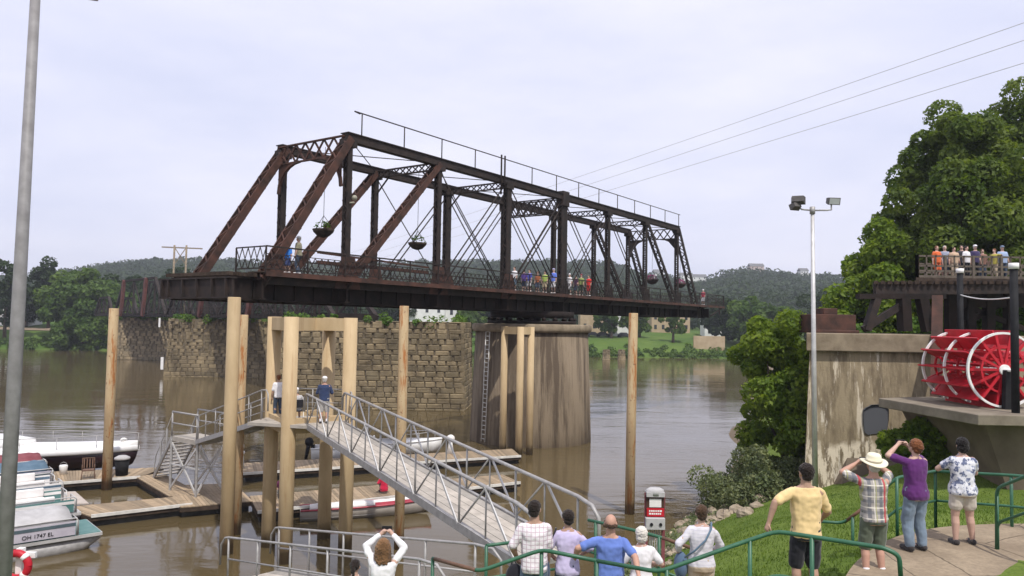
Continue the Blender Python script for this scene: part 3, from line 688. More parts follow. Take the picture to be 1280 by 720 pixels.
# viewing deck
vd = thing('viewing_deck', (23, 40.5, 11.5), 'raised timber viewing deck with grey railings full of spectators above the paddle wheel', 'viewing deck')
o = V(vd.location); VZ = 11.62
m = MB(); m.prism([(20.35-23, 38.2-40.5), (30-23, 38.2-40.5), (30-23, 43-40.5), (22.9-23, 43-40.5)], VZ-.25-11.5, VZ-11.5); m.build('deck_boards', tim_dark, vd)
m = MB(); m.box((20.0-23, 38.6-40.5, VZ-.9-11.5), (30-23, 38.9-40.5, VZ-.26-11.5)); m.box((22.2-23, 42-40.5, VZ-.9-11.5), (30-23, 42.3-40.5, VZ-.26-11.5)); m.build('bearer', rust_dark, vd)
rail_t = mat_var('grey_timber_rail', (.09, .075, .06), (.16, .13, .10), 4, .85, .2, .3)
def deck_rail(a, b, parent, z, n):
    a, b = V(a), V(b); m = MB()
    for zz in (.35, .6, 1.1): m.beam(a+V((0,0,z+zz)), b+V((0,0,z+zz)), .06, .09)
    m.beam(a+V((0,0,z+.05)), b+V((0,0,z+.05)), .08, .16)
    for k in range(n+1): p = a+(b-a)*k/n; w = .06 if k % 3 == 0 else .03; m.box(p+V((-w, -w, z)), p+V((w, w, z+1.15)))
    m.build('railing', rail_t, parent)
deck_rail((20.45-23, 38.3-40.5, 0), (29.9-23, 38.3-40.5, 0), vd, VZ-11.5, 20)
deck_rail((20.45-23, 38.3-40.5, 0), (22.95-23, 42.9-40.5, 0), vd, VZ-11.5, 9)
deck_rail((22.95-23, 42.9-40.5, 0), (29.9-23, 42.9-40.5, 0), vd, VZ-11.5, 18)

# ------------------------------------------------------------------ paddle wheel on its concrete table
st = thing('wheel_plinth', (18.6, 28.5, 3), 'cantilevered concrete table on a leaning wall, holding up the red paddle wheel', 'plinth')
m = MB(); q = [(15.3-18.6, 25-28.5), (24-18.6, 24.6-28.5), (24.5-18.6, 34.5-28.5), (14.65-18.6, 30.4-28.5)]; m.prism(q, 5.9-3, 6.25-3); m.build('slab', slab_c, st, bevel=.03)
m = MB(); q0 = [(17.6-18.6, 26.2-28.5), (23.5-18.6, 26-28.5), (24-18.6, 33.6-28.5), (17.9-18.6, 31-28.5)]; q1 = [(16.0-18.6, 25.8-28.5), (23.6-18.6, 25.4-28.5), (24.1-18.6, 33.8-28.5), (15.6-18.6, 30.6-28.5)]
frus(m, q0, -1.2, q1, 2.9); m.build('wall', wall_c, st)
WA, WB_ = V((17.45, 27.0, 7.62)), V((17.35, 29.75, 7.62)); WR = 1.30
wl = thing('paddle_wheel', tuple(WA-V((0, 0, WR))), 'bright red sternwheel paddle wheel with white rims on the concrete table', 'paddle wheel')
ax = (WB_-WA).normalized(); e1 = V((ax.y, -ax.x, 0)).normalized(); e2 = V((0, 0, 1)); base = V(wl.location)
def WP(t, r, a): return WA+(WB_-WA)*t+(e1*math.cos(a)+e2*math.sin(a))*r-base
NB = 14
for t in (0, .5, 1):
    m = MB(); ring = [WP(t, WR, 2*math.pi*j/48) for j in range(49)]
    for a_, b_ in zip(ring, ring[1:]): m.beam(a_, b_, .075, .075, up=ax)
    m.build('rim', white_p, wl)
    m = MB(); ring = [WP(t, WR*.62, 2*math.pi*j/40) for j in range(41)]
    for a_, b_ in zip(ring, ring[1:]): m.beam(a_, b_, .07, .06, up=ax)
    for j in range(NB): a = 2*math.pi*j/NB; m.beam(WP(t, .12, a), WP(t, WR-.02, a), .09, .07, up=ax)
    m.build('spokes', red_p, wl)
    m = MB(); m.tube([WP(t, 0, 0)-ax*.1, WP(t, 0, 0)+ax*.1], .19 if t == 0 else .12, 20); m.build('hub', white_p, wl)
m = MB(); m.tube([WP(0, 0, 0)-ax*.55, WP(1, 0, 0)+ax*.4], .055, 12); m.build('shaft', white_p, wl)
for j in range(NB):
    a = 2*math.pi*j/NB; m = MB(); pa, pb = WP(.03, WR*.90, a), WP(1.05, WR*.90, a); rad = (e1*math.cos(a)+e2*math.sin(a))
    m.beam(pa, pb, .05, WR*.40, up=rad); m.beam(WP(.04, WR*.42, a+.2), WP(.96, WR*.42, a+.2), .05, WR*.16, up=rad); m.build('paddle', red_p, wl)
# bearings carrying the shaft
for t in (-.06, 1.05):
    m = MB(); p = WA+(WB_-WA)*t; m.add([tuple(p+e1*.14+V((0,0,6.25-p.z))-ax*.1), tuple(p-e1*.14+V((0,0,6.25-p.z))-ax*.1), tuple(p-e1*.1-ax*.1), tuple(p+e1*.1-ax*.1), tuple(p+e1*.14+V((0,0,6.25-p.z))+ax*.1), tuple(p-e1*.14+V((0,0,6.25-p.z))+ax*.1), tuple(p-e1*.1+ax*.1), tuple(p+e1*.1+ax*.1)],
          [(0,1,2,3),(4,7,6,5),(0,4,5,1),(1,5,6,2),(2,6,7,3),(3,7,4,0)]); 
    tag(m.build('bearing_stand', black_p), 'dark bearing stand holding the '+('near' if t < 0 else 'far')+' end of the paddle wheel shaft', 'bearing stand', 'stands under the wheel shaft')
def bollard_post(px, d, z0, z1, lab):
    p = at(px, 400, d=d); t = thing('stage_post', (p.x, p.y, z0), lab, 'post', 'black posts with white caps'); m = MB(); m.tube([(0, 0, 0), (0, 0, z1-z0)], .125, 16); m.build('shaft', black_p, t)
    m = MB(); m.loft([(0, 0, z1-z0, .16, .16), (0, 0, z1-z0+.2, .16, .16)], 16); m.build('cap', white_p, t); return V((p.x, p.y, z1))
p2 = bollard_post(1268, 25.7, 6.25, 11.1, 'tall black post with white cap standing in front of the paddle wheel hub')
p1 = bollard_post(1200.5, 33.3, 6.2, 11.5, 'tall black post with white cap standing behind the paddle wheel')
m = MB(); a, b = p1+V((0, 0, -.95)), p2+V((0, 0, -.95)); m.tube([a+(b-a)*k/12+V((0, 0, -.13*4*(k/12)*(1-k/12))) for k in range(13)], .025, 6)
tag(m.build('white_rope', white_p), 'slack white rope strung between the two black posts', 'rope')
pt = thing('picnic_table', (20.3, 24.2, gz(20.3, 24.2)), 'pale picnic table in the shade under the concrete table', 'picnic table', rz=.3)
m = MB(); m.box((-.9, -.38, .7), (.9, .38, .77)); m.build('table_top', canvas_g, pt)
for s in (-1, 1): m = MB(); m.box((-.9, s*.72-.13, .42), (.9, s*.72+.13, .47)); m.build('bench', canvas_g, pt)
for s in (-.6, .6): m = MB(); m.beam((s, -.65, 0), (s, .2, .7), .06, .09); m.beam((s, .65, 0), (s, -.2, .7), .06, .09); m.beam((s+.07, -.8, .4), (s+.07, .8, .4), .06, .08); m.build('leg_frame', canvas_g, pt)

# ------------------------------------------------------------------ light poles and wires
lp_b = at(1019, 600, d=31.6); lp_b.z = gz(lp_b.x, lp_b.y)
lp = thing('light_pole', tuple(lp_b), 'slim galvanised pole with floodlights standing in front of the concrete abutment', 'light pole')
tp = at(1015.5, 263, d=31.6)-lp_b
m = MB(); m.tube([(0, 0, 0), tp*.5, tp], [.115, .095, .075], 14); m.build('pole', alum, lp)
m = MB(); m.tube([tp+V((0, 0, -.15)), tp+V((0, 0, .15))], .11, 12); m.tube([tp, tp+V((.55, -.1, .0)), tp+V((.75, -.1, .02)), tp+V((.75, -.1, .3))], .035, 8); m.tube([tp, tp+V((-.4, .1, .05)), tp+V((-.52, .1, .12)), tp+V((-.5, .1, .35))], .035, 8); m.build('arm', galv, lp)
flood_g = mat_var('floodlight_grey', (.06, .055, .05), (.11, .10, .095), 4, .5, .4, .05)
lens_m = mat_var('floodlight_lens', (.36, .38, .38), (.46, .48, .48), 3, .15, .6, 0)
def flood(c, yaw, tilt, s=1.0, parent=lp, lens=True):
    M = Matrix.Translation(c) @ Matrix.Rotation(yaw, 4, 'Z') @ Matrix.Rotation(tilt, 4, 'X') @ Matrix.Scale(s, 4)
    m = MB(); q = [(-.26, -.12, -.14), (.26, -.12, -.14), (.26, -.12, .16), (-.26, -.12, .16), (-.2, .2, -.1), (.2, .2, -.1), (.2, .2, .12), (-.2, .2, .12)]
    m.add([M @ V(p) for p in q], [(0,1,2,3),(4,7,6,5),(0,4,5,1),(1,5,6,2),(2,6,7,3),(3,7,4,0)]); b = m.build('floodlight', flood_g, parent)
    m = MB(); q = [(-.22, -.135, -.11), (.22, -.135, -.11), (.22, -.135, .13), (-.22, -.135, .13), (-.22, -.12, -.11), (.22, -.12, -.11), (.22, -.12, .13), (-.22, -.12, .13)]
    m.add([M @ V(p) for p in q], [(0,1,2,3),(4,7,6,5),(0,4,5,1),(1,5,6,2),(2,6,7,3),(3,7,4,0)]); m.build('lens', lens_m, b)
flood(tp+V((.82, -.1, .38)), .1, R(14)); flood(tp+V((-.58, .05, .42)), R(155), R(10), 1.1); flood(tp+V((-.72, .0, .14)), R(200), R(25), .85)
# near pole at the left edge: leans with its own slight tilt
b0 = at(6, 690, d=9.6); b1 = at(44, 0, d=9.75); dv = (b1-b0); base = b0+dv*((gz(b0.x, b0.y)-.05-b0.z)/dv.z) ; top = b0+dv*1.12
np_ = thing('light_pole', tuple(base), 'thick grey light pole close by at the left edge', 'light pole')
m = MB(); m.tube([(0, 0, 0), (top-base)*.5, top-base], [.095, .079, .055], 20); m.tube([(0, 0, 0), (0, 0, .06)], .2, 16); 
m.build('pole', mat_var('dull_grey_pole', (.18, .17, .17), (.27, .26, .26), 5, .55, .4, .05), np_)
T = top-base; hd = at(99, -3, d=9.9)-base
m = MB(); m.tube([T, T+V((.2, 0, .1)), V((hd.x, hd.y, T.z+.1)), hd+V((0, 0, .2))], .03, 8); m.build('arm', galv, np_)
flood(hd+V((0, 0, .12)), R(20), R(20), .9, np_)
for k, (a, b) in enumerate((((1290, 24), (280, 361)), ((1290, 47), (280, 368)), ((1290, 77), (280, 372)))):
    p, q = at(a[0]+60, a[1]-20, d=62), at(*b, d=520); m = MB(); n = 40
    m.tube([p+(q-p)*(j/n)**1.8+V((0, 0, -4*2.2*((j/n)**1.8)*(1-(j/n)**1.8))) for j in range(n+1)], .028, 5)
    tag(m.build('power_line', alum), 'thin power line crossing the sky, '+('topmost', 'middle', 'lowest')[k]+' of three', 'power line', 'power lines over the river')

# ------------------------------------------------------------------ trees and woods
def tree(name, x, y, z, h, rx, ry, puffs, per, leaf, mat, label, seed, group=None, crown_lo=.3, trunk_r=.25, cat='tree', lean=(0, 0), shape=1.0, pr=(.2, .36)):
    g = random.Random(seed); t = thing(name, (x, y, z), label, cat, group)
    P = []; cz = h*(crown_lo+1)/2; rz_ = h*(1-crown_lo)/2
    for k in range(puffs):
        u = g.uniform(-1, 1); a = g.uniform(0, 2*math.pi); q = (1-abs(u)**2)**.5; f = g.uniform(.55, .95) if k > puffs*.2 else g.uniform(0, .5)
        lop = 1+.22*math.sin(2*a+seed)+.14*math.sin(5*a+seed*2+u*4)
        ww = 1-.25*shape*u
        r = g.uniform(*pr)*min(rx, rz_)*(1.15-.25*abs(u))
        P.append((x+lean[0]*(u+1)/2+rx*f*q*lop*ww*math.cos(a), y+lean[1]*(u+1)/2+ry*f*q*lop*ww*math.sin(a), z+cz+rz_*f*u, r))
    m = MB(); top = V((lean[0]*.7, lean[1]*.7, h*.8)); m.tube([(0, 0, -.5), (lean[0]*.1, 0, h*.15), (lean[0]*.3+.1, .1, h*.4), top], [trunk_r*1.3, trunk_r, trunk_r*.7, trunk_r*.15], 8)
    for k in range(min(10, puffs)):
        p = P[g.randrange(len(P))]; s0 = g.uniform(.2, .6); a = V((lean[0]*.3*s0, .05, h*s0)); b = V((p[0]-x, p[1]-y, p[2]-z)); c = (a+b)/2+V((g.uniform(-.4, .4), g.uniform(-.4, .4), g.uniform(.1, .6)))
        m.tube([a, c, b], [trunk_r*.42, trunk_r*.26, trunk_r*.06], 6)
    m.build('trunk', bark, t)
    foliage('crown', P, per, leaf, mat, t, seed); return t
# big trees on the right
tree('big_tree', 29.9, 50, 4.5, 20.0, 5.5, 6.2, 250, 470, .27, leaf_big, 'largest dark green tree, rising behind the viewing deck on the right', 5, crown_lo=.14, trunk_r=.5, pr=(.13, .25), shape=1.3)
tree('big_tree', 37.3, 53, 4.5, 23.5, 6.4, 6.5, 230, 440, .28, leaf_big, 'tall dark green tree cut off by the right edge of the picture', 9, crown_lo=.12, trunk_r=.5, pr=(.13, .25), shape=1.2)
tree('broadleaf_tree', 24.4, 50, 4.5, 11.3, 3.3, 3.3, 60, 420, .3, leaf_bright, 'lighter green tree left of the big dark tree, above the abutment', 14, crown_lo=.12, trunk_r=.25)
tree('broadleaf_tree', 29, 45, 4.3, 7.6, 4.2, 3, 60, 380, .28, leaf_mid, 'green tree behind the steel trestle legs, under the viewing deck', 15, crown_lo=.05, trunk_r=.2)
tree('broadleaf_tree', 21.3, 47, 2.5, 7.6, 2.6, 2.6, 40, 380, .28, leaf_mid, 'small green tree just behind the rusty bearing box', 18, crown_lo=.05, trunk_r=.2)
tree('broadleaf_tree', 13.5, 37.6, .9, 9.2, 2.5, 3.0, 75, 520, .2, leaf_bright, 'bushy green tree at the water edge, left against the concrete abutment', 22, crown_lo=.03, trunk_r=.2, shape=.2, pr=(.2, .36))
tree('willow_bush', 11.5, 35.6, .3, 3.0, 2.3, 2.0, 70, 420, .12, leaf_willow, 'grey green willow bush on the rocky bank beside the water', 27, crown_lo=.02, trunk_r=.06, cat='bush', shape=.3, pr=(.3, .5))
tree('leafy_bush', 15.6, 29.6, 3.3, 2.4, 1.15, 1.0, 40, 300, .17, leaf_bright, 'bright green bush at the abutment foot beside the concrete table', 33, crown_lo=.0, trunk_r=.05, cat='bush', shape=.3)
# far bank trees, one by one: px left bank and right bank, distance, height, half width
def far_tree(px, d, h, rx, label, seed, mat=leaf_far, puffs=34, per=120, leaf=1.0, zoff=0, group='trees on the far banks', lo=.08):
    X = (px-640)/950*d; z = float(far_h(np.array([X]), np.array([d]))[0]); tree('bank_tree', X, d, z+zoff, h, rx, rx*.8, puffs, per, leaf, mat, label, seed, group, crown_lo=lo, trunk_r=.4, shape=.6)
far_tree(92, 208, 20, 9, 'tall rounded tree on the left bank, its dark crown standing highest there', 41, leaf_bank, 60, 200)
far_tree(62, 224, 20, 7, 'rounded tree at the back of the left bank, behind the lawn', 42)
far_tree(128, 205, 17, 8.5, 'wide leafy tree overhanging the water beside the far left stone pier', 43, leaf_bank, 60, 200, lo=0)
far_tree(106, 201, 11, 7.5, 'low spreading tree at the water edge of the left bank', 44, leaf_bank, 50, 200, lo=-.1)
far_tree(160, 222, 17, 9, 'leafy tree rising behind the far end of the fixed truss bridge', 45)
far_tree(190, 232, 17, 8, 'tree on the left bank just above the fixed bridge top chord', 46)
far_tree(8, 205, 25, 6, 'tree at the left edge, partly behind the near light pole', 47)
far_tree(34, 228, 14, 8, 'dark low tree behind the left bank road', 48)
far_tree(225, 240, 19, 8, 'tree seen over the near end of the swing bridge', 49)
far_tree(262, 245, 16, 8, 'tree seen between the swing bridge end posts', 50)
far_tree(320, 236, 14, 9, 'tree behind the left end railing of the swing bridge', 51)
for i, (px, d, h, rx, lb) in enumerate(((905, 232, 13, 6, 'dark tree on the far bank right of the swing bridge tip'), (935, 226, 15.5, 8, 'large rounded tree on the far bank between bridge tip and light pole'),
        (970, 222, 14, 8, 'rounded tree on the far bank just left of the light pole'), (1003, 226, 11, 7, 'tree on the far bank behind the light pole'), (1040, 240, 17, 9, 'tree on the far bank right of the light pole'))):
    far_tree(px, d, h, rx, lb, 60+i, leaf_bank if i in (1, 2) else leaf_far, 46, 170)
far_tree(842, 226, 8.0, 4.5, 'small open park tree on the far lawn below the bridge', 70, leaf_bank, 24, 90, .7, lo=.3)
far_tree(765, 232, 11.5, 4.5, 'narrow green tree beside the white house under the bridge', 71, leaf_bank, 30, 110)
far_tree(800, 236, 10.5, 4, 'green tree right of the rusty tan pile under the bridge', 72, leaf_bank, 30, 110)
far_tree(590, 226, 10, 6, 'tree left of the round swing pier on the far bank', 73, leaf_bank, 34, 120)
far_tree(612, 240, 13, 7, 'tall tree hidden partly by the round swing pier', 74, leaf_far, 34, 120)
far_tree(500, 240, 10, 8, 'tree behind the long sandstone pier', 75, leaf_far, 34, 120)
far_tree(410, 236, 13, 9, 'dark tree behind the low fixed bridge span', 76, leaf_far, 34, 120)
# bank undergrowth along both far shores: uncountable
def undergrowth(x0, x1, n, seed, hmax=2.6, name='bank_undergrowth'):
    g = random.Random(seed); P = []
    for k in range(n):
        x = g.uniform(x0, x1); s = np.interp(x, [p[0] for p in FS], [p[1] for p in FS]); d = abs(g.gauss(1.0, 3.2)); y = s+d+.5
        P.append((x, y, float(far_h(np.array([x]), np.array([y]))[0])+.3, g.uniform(.7, 1.0)*g.choice((1, 1, hmax/1.6))))
    o = foliage(name, P, 46, .62, leaf_bank, None, seed); tag(o, kind='stuff')
undergrowth(-190, -60, 330, 81, 3.2); undergrowth(-60, 150, 520, 82, 1.9)
# woods covering the hills: a far mass of crowns
def wood(name, seed, n, y0, y1, x0, x1, sz, per, leaf, cut=None):
    g = np.random.default_rng(seed); y = y0+(y1-y0)*g.random(n)**1.15; px = g.uniform(x0, x1, n); x = (px-640)/950*y
    z = far_h(x, y); r = sz*g.uniform(.75, 1.35, n); P = [(x[i], y[i], z[i]+r[i]*.85, r[i]) for i in range(n) if not (cut and cut(x[i], y[i]))]
    o = foliage(name, P, per, leaf, leaf_far, None, seed, up=.5, shell=(.7, 1.05)); tag(o, kind='stuff')
wood('hill_wood', 91, 4200, 420, 990, -150, 1420, 7.2, 64, 2.9)
wood('valley_wood', 92, 900, 262, 430, -60, 1300, 4.6, 60, 1.7, cut=lambda x, y: 0 < x < 75 and y < 300)
def low_plants(seed):
    g = random.Random(seed); P = []
    for k in range(420):
        i = g.uniform(4, len(SHORE)-6.01); a = SHORE[int(i)]; b = SHORE[int(i)+1]; f = i % 1; d = abs(g.gauss(.4, .8)); x = a[0]+(b[0]-a[0])*f+d*.8; y = a[1]+(b[1]-a[1])*f-d*.5
        P.append((x, y, gz(x, y)+.03, g.uniform(.1, .3)))
    tag(foliage('shore_weeds', P, 40, .1, leaf_willow, None, seed, up=.8), kind='stuff')
low_plants(93)
# grass blades on the near slope and at the path edges
g_ = np.random.default_rng(5); n = 90000
Y = 9.0+23*g_.random(n)**1.3; X = g_.uniform(-3.5, 19, n)*np.clip(Y/22, .55, 1); Zg = near_z(X, Y); k = (Zg > 1.0)
PTH = smooth_path([(15, 11.6, 0), (11, 12.1, 0), (8.4, 12.2, 0), (7.0, 11.7, 0), (6.0, 10.8, 0), (5.3, 9.8, 0), (4.7, 8.7, 0), (3.4, 10.0, 0), (2.4, 10.9, 0), (1.2, 11.2, 0), (.2, 11.5, 0), (-1, 11.4, 0), (-2.6, 11.3, 0)])
pa = np.array([(p.x, p.y) for p in PTH]); dm = np.min(((X[:, None]-pa[None, :, 0])**2+(Y[:, None]-pa[None, :, 1])**2)**.5, 1); k &= (dm > 1.05) & ~((abs(X-1.1) < .85) & (Y > 11) & (Y < 15))
X, Y, Zg = X[k], Y[k], Zg[k]; n = len(X); a = g_.uniform(0, 6.28, n); h = g_.uniform(.03, .085, n)*(1+.6*(dm[k] < 1.2)); w = .012
base = np.stack([X, Y, Zg-.01], 1); dd = np.stack([np.cos(a)*w, np.sin(a)*w, 0*a], 1); tipp = base+np.stack([g_.normal(0, .02, n), g_.normal(0, .02, n), h], 1)
v = np.stack([base-dd, base+dd, tipp], 1).reshape(-1, 3)
tag(np_mesh('grass_blades', v, np.arange(n*3).reshape(-1, 3), mat_leaf('leaf_grass_blade', (.085, .145, .026), (.15, .215, .05), .5)), kind='stuff')
# rocks
def rock(mb, c, r, seed):
    g = random.Random(seed); n, mm = 9, 6; ph = [g.uniform(0, 6.28) for _ in range(6)]; sx, sy, sz = g.uniform(.8, 1.3), g.uniform(.7, 1.1), g.uniform(.45, .75); vs = []
    for i in range(mm+1):
        t = math.pi*i/mm; t = min(max(t, .1), math.pi-.1)
        for k in range(n):
            a = 2*math.pi*k/n; q = r*(1+.16*math.sin(2*a+ph[0]+t)+.12*math.sin(3*a+ph[1]-2*t)+g.uniform(-.08, .08))
            vs.append((c[0]+q*sx*math.sin(t)*math.cos(a), c[1]+q*sy*math.sin(t)*math.sin(a), c[2]+q*sz*math.cos(t)))
    fs = [(i*n+k, (i+1)*n+k, (i+1)*n+(k+1) % n, i*n+(k+1) % n) for i in range(mm) for k in range(n)]+[tuple(range(n)), tuple(reversed(range(mm*n, mm*n+n)))]
    mb.add(vs, fs, False)
g = random.Random(12); SHP = SHORE[4:9]
def ray_ground(px, py, lo=13, hi=48):
    d = lo
    while d < hi:
        p = at(px, py, d=d)
        if p.z < gz(p.x, p.y): return p
        d += .15
    return None
for k in range(95):
    f = g.random(); px, py = 812+f*195, 692-92*f**.85+g.gauss(0, 7)-4; p = ray_ground(px, py)
    if not p or p.z < -.2: continue
    r = g.uniform(.12, .38)*(.8+.4*f); m = MB(); rock(m, (0, 0, 0), r, k); b_ = m.build('boulder', rock_m); b_.location = (p.x, p.y, gz(p.x, p.y)+r*.18); b_.rotation_euler = (0, 0, g.uniform(0, 6))
    tag(b_, 'pale boulder in the rocky strip along the near river bank', 'boulder', 'boulders along the near bank')
m = MB()
for k in range(420):
    i = g.uniform(.2, 4.0-.01); i = min(i, 3.99); a, b = SHP[int(i)], SHP[int(i)+1]; f = i % 1; d = g.uniform(-.3, 2.6); x = a[0]+(b[0]-a[0])*f+d*.85; y = a[1]+(b[1]-a[1])*f-d*.5; r = g.uniform(.04, .16)
    rock(m, (x, y, gz(x, y)+.02), r, k+900)
tag(m.build('rubble', rock_m), kind='stuff')

# ------------------------------------------------------------------ far bank things
def house(px, d, w, dp, hw, hr, wallc, roofc, label, wins=4, zoff=0, rz=0, storeys=2, group=None, name='house', z=None):
    X = (px-640)/950*d; z = float(far_h(np.array([X]), np.array([d]))[0]) if z is None else z; t = thing(name, (X, d, z+zoff), label, 'house', group, rz)
    m = MB(); m.box((-w/2, -dp/2, -3), (w/2, dp/2, hw)); m.build('wall', wallc, t)
    m = MB(); e = .4; m.add([(-w/2-e, -dp/2-e, hw), (w/2+e, -dp/2-e, hw), (w/2+e, dp/2+e, hw), (-w/2-e, dp/2+e, hw), (-w/2-e, 0, hw+hr), (w/2+e, 0, hw+hr)], [(0,1,5,4),(2,3,4,5),(1,2,5),(3,0,4),(0,3,2,1)]); m.build('roof', roofc, t)
    for s in range(storeys):
        for k in range(wins):
            x = -w/2+w*(k+.5)/wins; zc = hw*(s+.55)/storeys; m = MB(); m.box((x-.45, -dp/2-.05, zc-.75), (x+.45, -dp/2+.02, zc+.75)); m.build('window', dark_glass, t)
    return t
wh = mat_var('white_clapboard', (.62, .62, .60), (.75, .75, .73), .5, .8, .2, 0); tanb = mat_var('tan_brick', (.36, .27, .17), (.46, .36, .24), .6, .9, .1, 0); gr_roof = mat_var('grey_roof', (.12, .12, .125), (.2, .2, .2), .5, .9, .1, 0); pink = mat_var('pale_pink_wall', (.45, .36, .33), (.55, .46, .42), .5, .9, .1, 0)
house(536, 240, 11, 8, 8.5, 2, wh, gr_roof, 'white house seen under the bridge left of the round swing pier', 3)
house(566, 243, 8, 7, 7.5, 2, wh, gr_roof, 'grey-roofed white house right of the other one, near the swing pier', 3)
house(742, 246, 9, 8, 8.5, 1, tanb, gr_roof, 'tan brick building seen beside the top of the round pier', 3)
house(783, 250, 6.5, 6, 9.2, .8, wh, gr_roof, 'small bright white house under the bridge beside the rusty pile', 3)
house(836, 262, 13, 8, 6.5, .6, tanb, gr_roof, 'long low dark building behind the small park tree', 5)
house(890, 248, 6, 6, 5.6, 1, wh, gr_roof, 'white house under the right tip of the swing bridge', 2)
house(20, 232, 12, 8, 5.5, 2, wh, gr_roof, 'white house behind the left bank lawn, beside the near pole', 4)
for i, (px, w, lb) in enumerate(((823, 10, 'white hilltop house seen through the bridge right portal'), (857, 13, 'pale hilltop house left of the bridge end post'), (873, 15, 'larger cream hilltop house right of the bridge end post'), (945, 14, 'pinkish hilltop house among trees left of the light pole'), (1004, 8, 'tiny white hilltop house beside the light pole'))):
    d = 780; X = (px-640)/950*d; house(px, d, w, 10, 7, 3, pink if i == 3 else wh, gr_roof, lb, 3, zoff=9.5, z=float(far_h(np.array([X]), np.array([d]))[0]))
m = MB(); pA, pB = at(866, 424, d=222), at(905, 428, d=222); m.box((pA.x, 221, 2.0), (pB.x, 221.5, pA.z+1.0)); tag(m.build('retaining_wall', tanb), 'tan retaining wall on the far bank under the bridge tip', 'wall')
for i, px in enumerate((757, 776)):
    q = at(px, 449, z=0); t = thing('old_pier_stub', (q.x, q.y-1, 0), ('left', 'right')[i]+' of two broken stone stubs at the far water edge', 'stone stub', 'broken stone stubs'); m = MB(); block_wall(m, (-1, -1), (1, -1), -.5, 2.6, .3, 5+i, .6, 1); m.build('stone_course', stone, t); m = MB(); m.prism([(-.95, -.9), (.95, -.9), (.95, 1), (-.95, 1)], -1, 2.5, .2); m.build('core', stone_g, t)
car_cols = [mat_var('car_dark', (.02, .02, .025), (.03, .03, .035), 1, .3, .5, 0), mat_var('car_silver', (.35, .36, .37), (.42, .43, .44), 1, .3, .5, 0), mat_var('car_maroon', (.12, .02, .02), (.16, .03, .03), 1, .3, .5, 0)]
for i, (px, ci, lb) in enumerate(((742, 0, 'dark car parked on the far bank nearest the round pier'), (755, 0, 'dark car parked left of the silver car on the far bank'), (768, 1, 'silver car parked on the far bank'), (781, 0, 'dark car parked below the small white house'))):
    d = 236; X = (px-640)/950*d; z = float(far_h(np.array([X]), np.array([d]))[0]); t = thing('parked_car', (X, d, z), lb, 'car', 'cars parked on the far bank')
    m = MB(); m.add([(-2.2,-.85,.3),(2.2,-.85,.3),(2.2,-.85,.85),(1.2,-.85,.95),(.6,-.8,1.45),(-1.2,-.8,1.45),(-1.9,-.85,.95),(-2.2,-.85,.8)]+[(-2.2,.85,.3),(2.2,.85,.3),(2.2,.85,.85),(1.2,.85,.95),(.6,.8,1.45),(-1.2,.8,1.45),(-1.9,.85,.95),(-2.2,.85,.8)], [tuple(range(8)), tuple(reversed(range(8, 16)))]+[(8+k, 8+(k+1) % 8, (k+1) % 8, k) for k in range(8)]); m.build('body', car_cols[ci], t)
    for wx in (-1.35, 1.35): m = MB(); m.tube([(wx, -.9, .32), (wx, .9, .32)], .32, 12); m.build('wheel', black_p, t)
q = at(225, 345, d=215); t = thing('utility_gantry', (q.x, 215, 7), 'pale H-shaped utility pole frame standing behind the fixed bridge', 'utility pole'); m = MB()
c1 = V((at(218, 312, d=215).x-q.x, 0, 0)); c2 = V((at(233, 312, d=215).x-q.x, 0, 0)); hz = at(218, 309, d=215).z-7
for c in (c1, c2): m.tube([c, c+V((0, 0, hz+.6))], .28, 8)
m.build('pole', cap_c, t); m = MB(); m.beam((c1.x-3.6, 0, hz), (c2.x+4.5, 0, hz-.3), .3, .35); m.beam(c1+V((0, 0, hz-5)), c2+V((0, 0, hz)), .15, .2); m.beam(c2+V((0, 0, hz-5)), c1+V((0, 0, hz)), .15, .2); m.build('crossarm', cap_c, t)
MBr = MB(); g = random.Random(1)
for k in range(12): 
    x0, x1 = -190+k*10, -180+k*10; y = 217.5; MBr.add([(x0, y, float(far_h(np.array([x0]), np.array([y]))[0])+.15), (x1, y, float(far_h(np.array([x1]), np.array([y]))[0])+.15), (x1, y+7, float(far_h(np.array([x1]), np.array([y+7]))[0])+.15), (x0, y+7, float(far_h(np.array([x0]), np.array([y+7]))[0])+.15)], [(0, 1, 2, 3)])
MBr.build('road', path_c)['kind'] = 'structure'
# the summer air
m = MB(); m.box((-1600, -70, -4.4), (2000, 1600, 130)); hz_ = bpy.data.materials.new('haze'); hz_.use_nodes = True; tt = hz_.node_tree; tt.nodes.clear()
vo = tt.nodes.new('ShaderNodeVolumePrincipled'); vo.inputs['Color'].default_value = (.86, .9, 1, 1); vo.inputs['Density'].default_value = .00028; vo.inputs['Anisotropy'].default_value = .1; oo = tt.nodes.new('ShaderNodeOutputMaterial'); tt.links.new(vo.outputs[0], oo.inputs['Volume'])
tag(m.build('haze', hz_), kind='stuff')

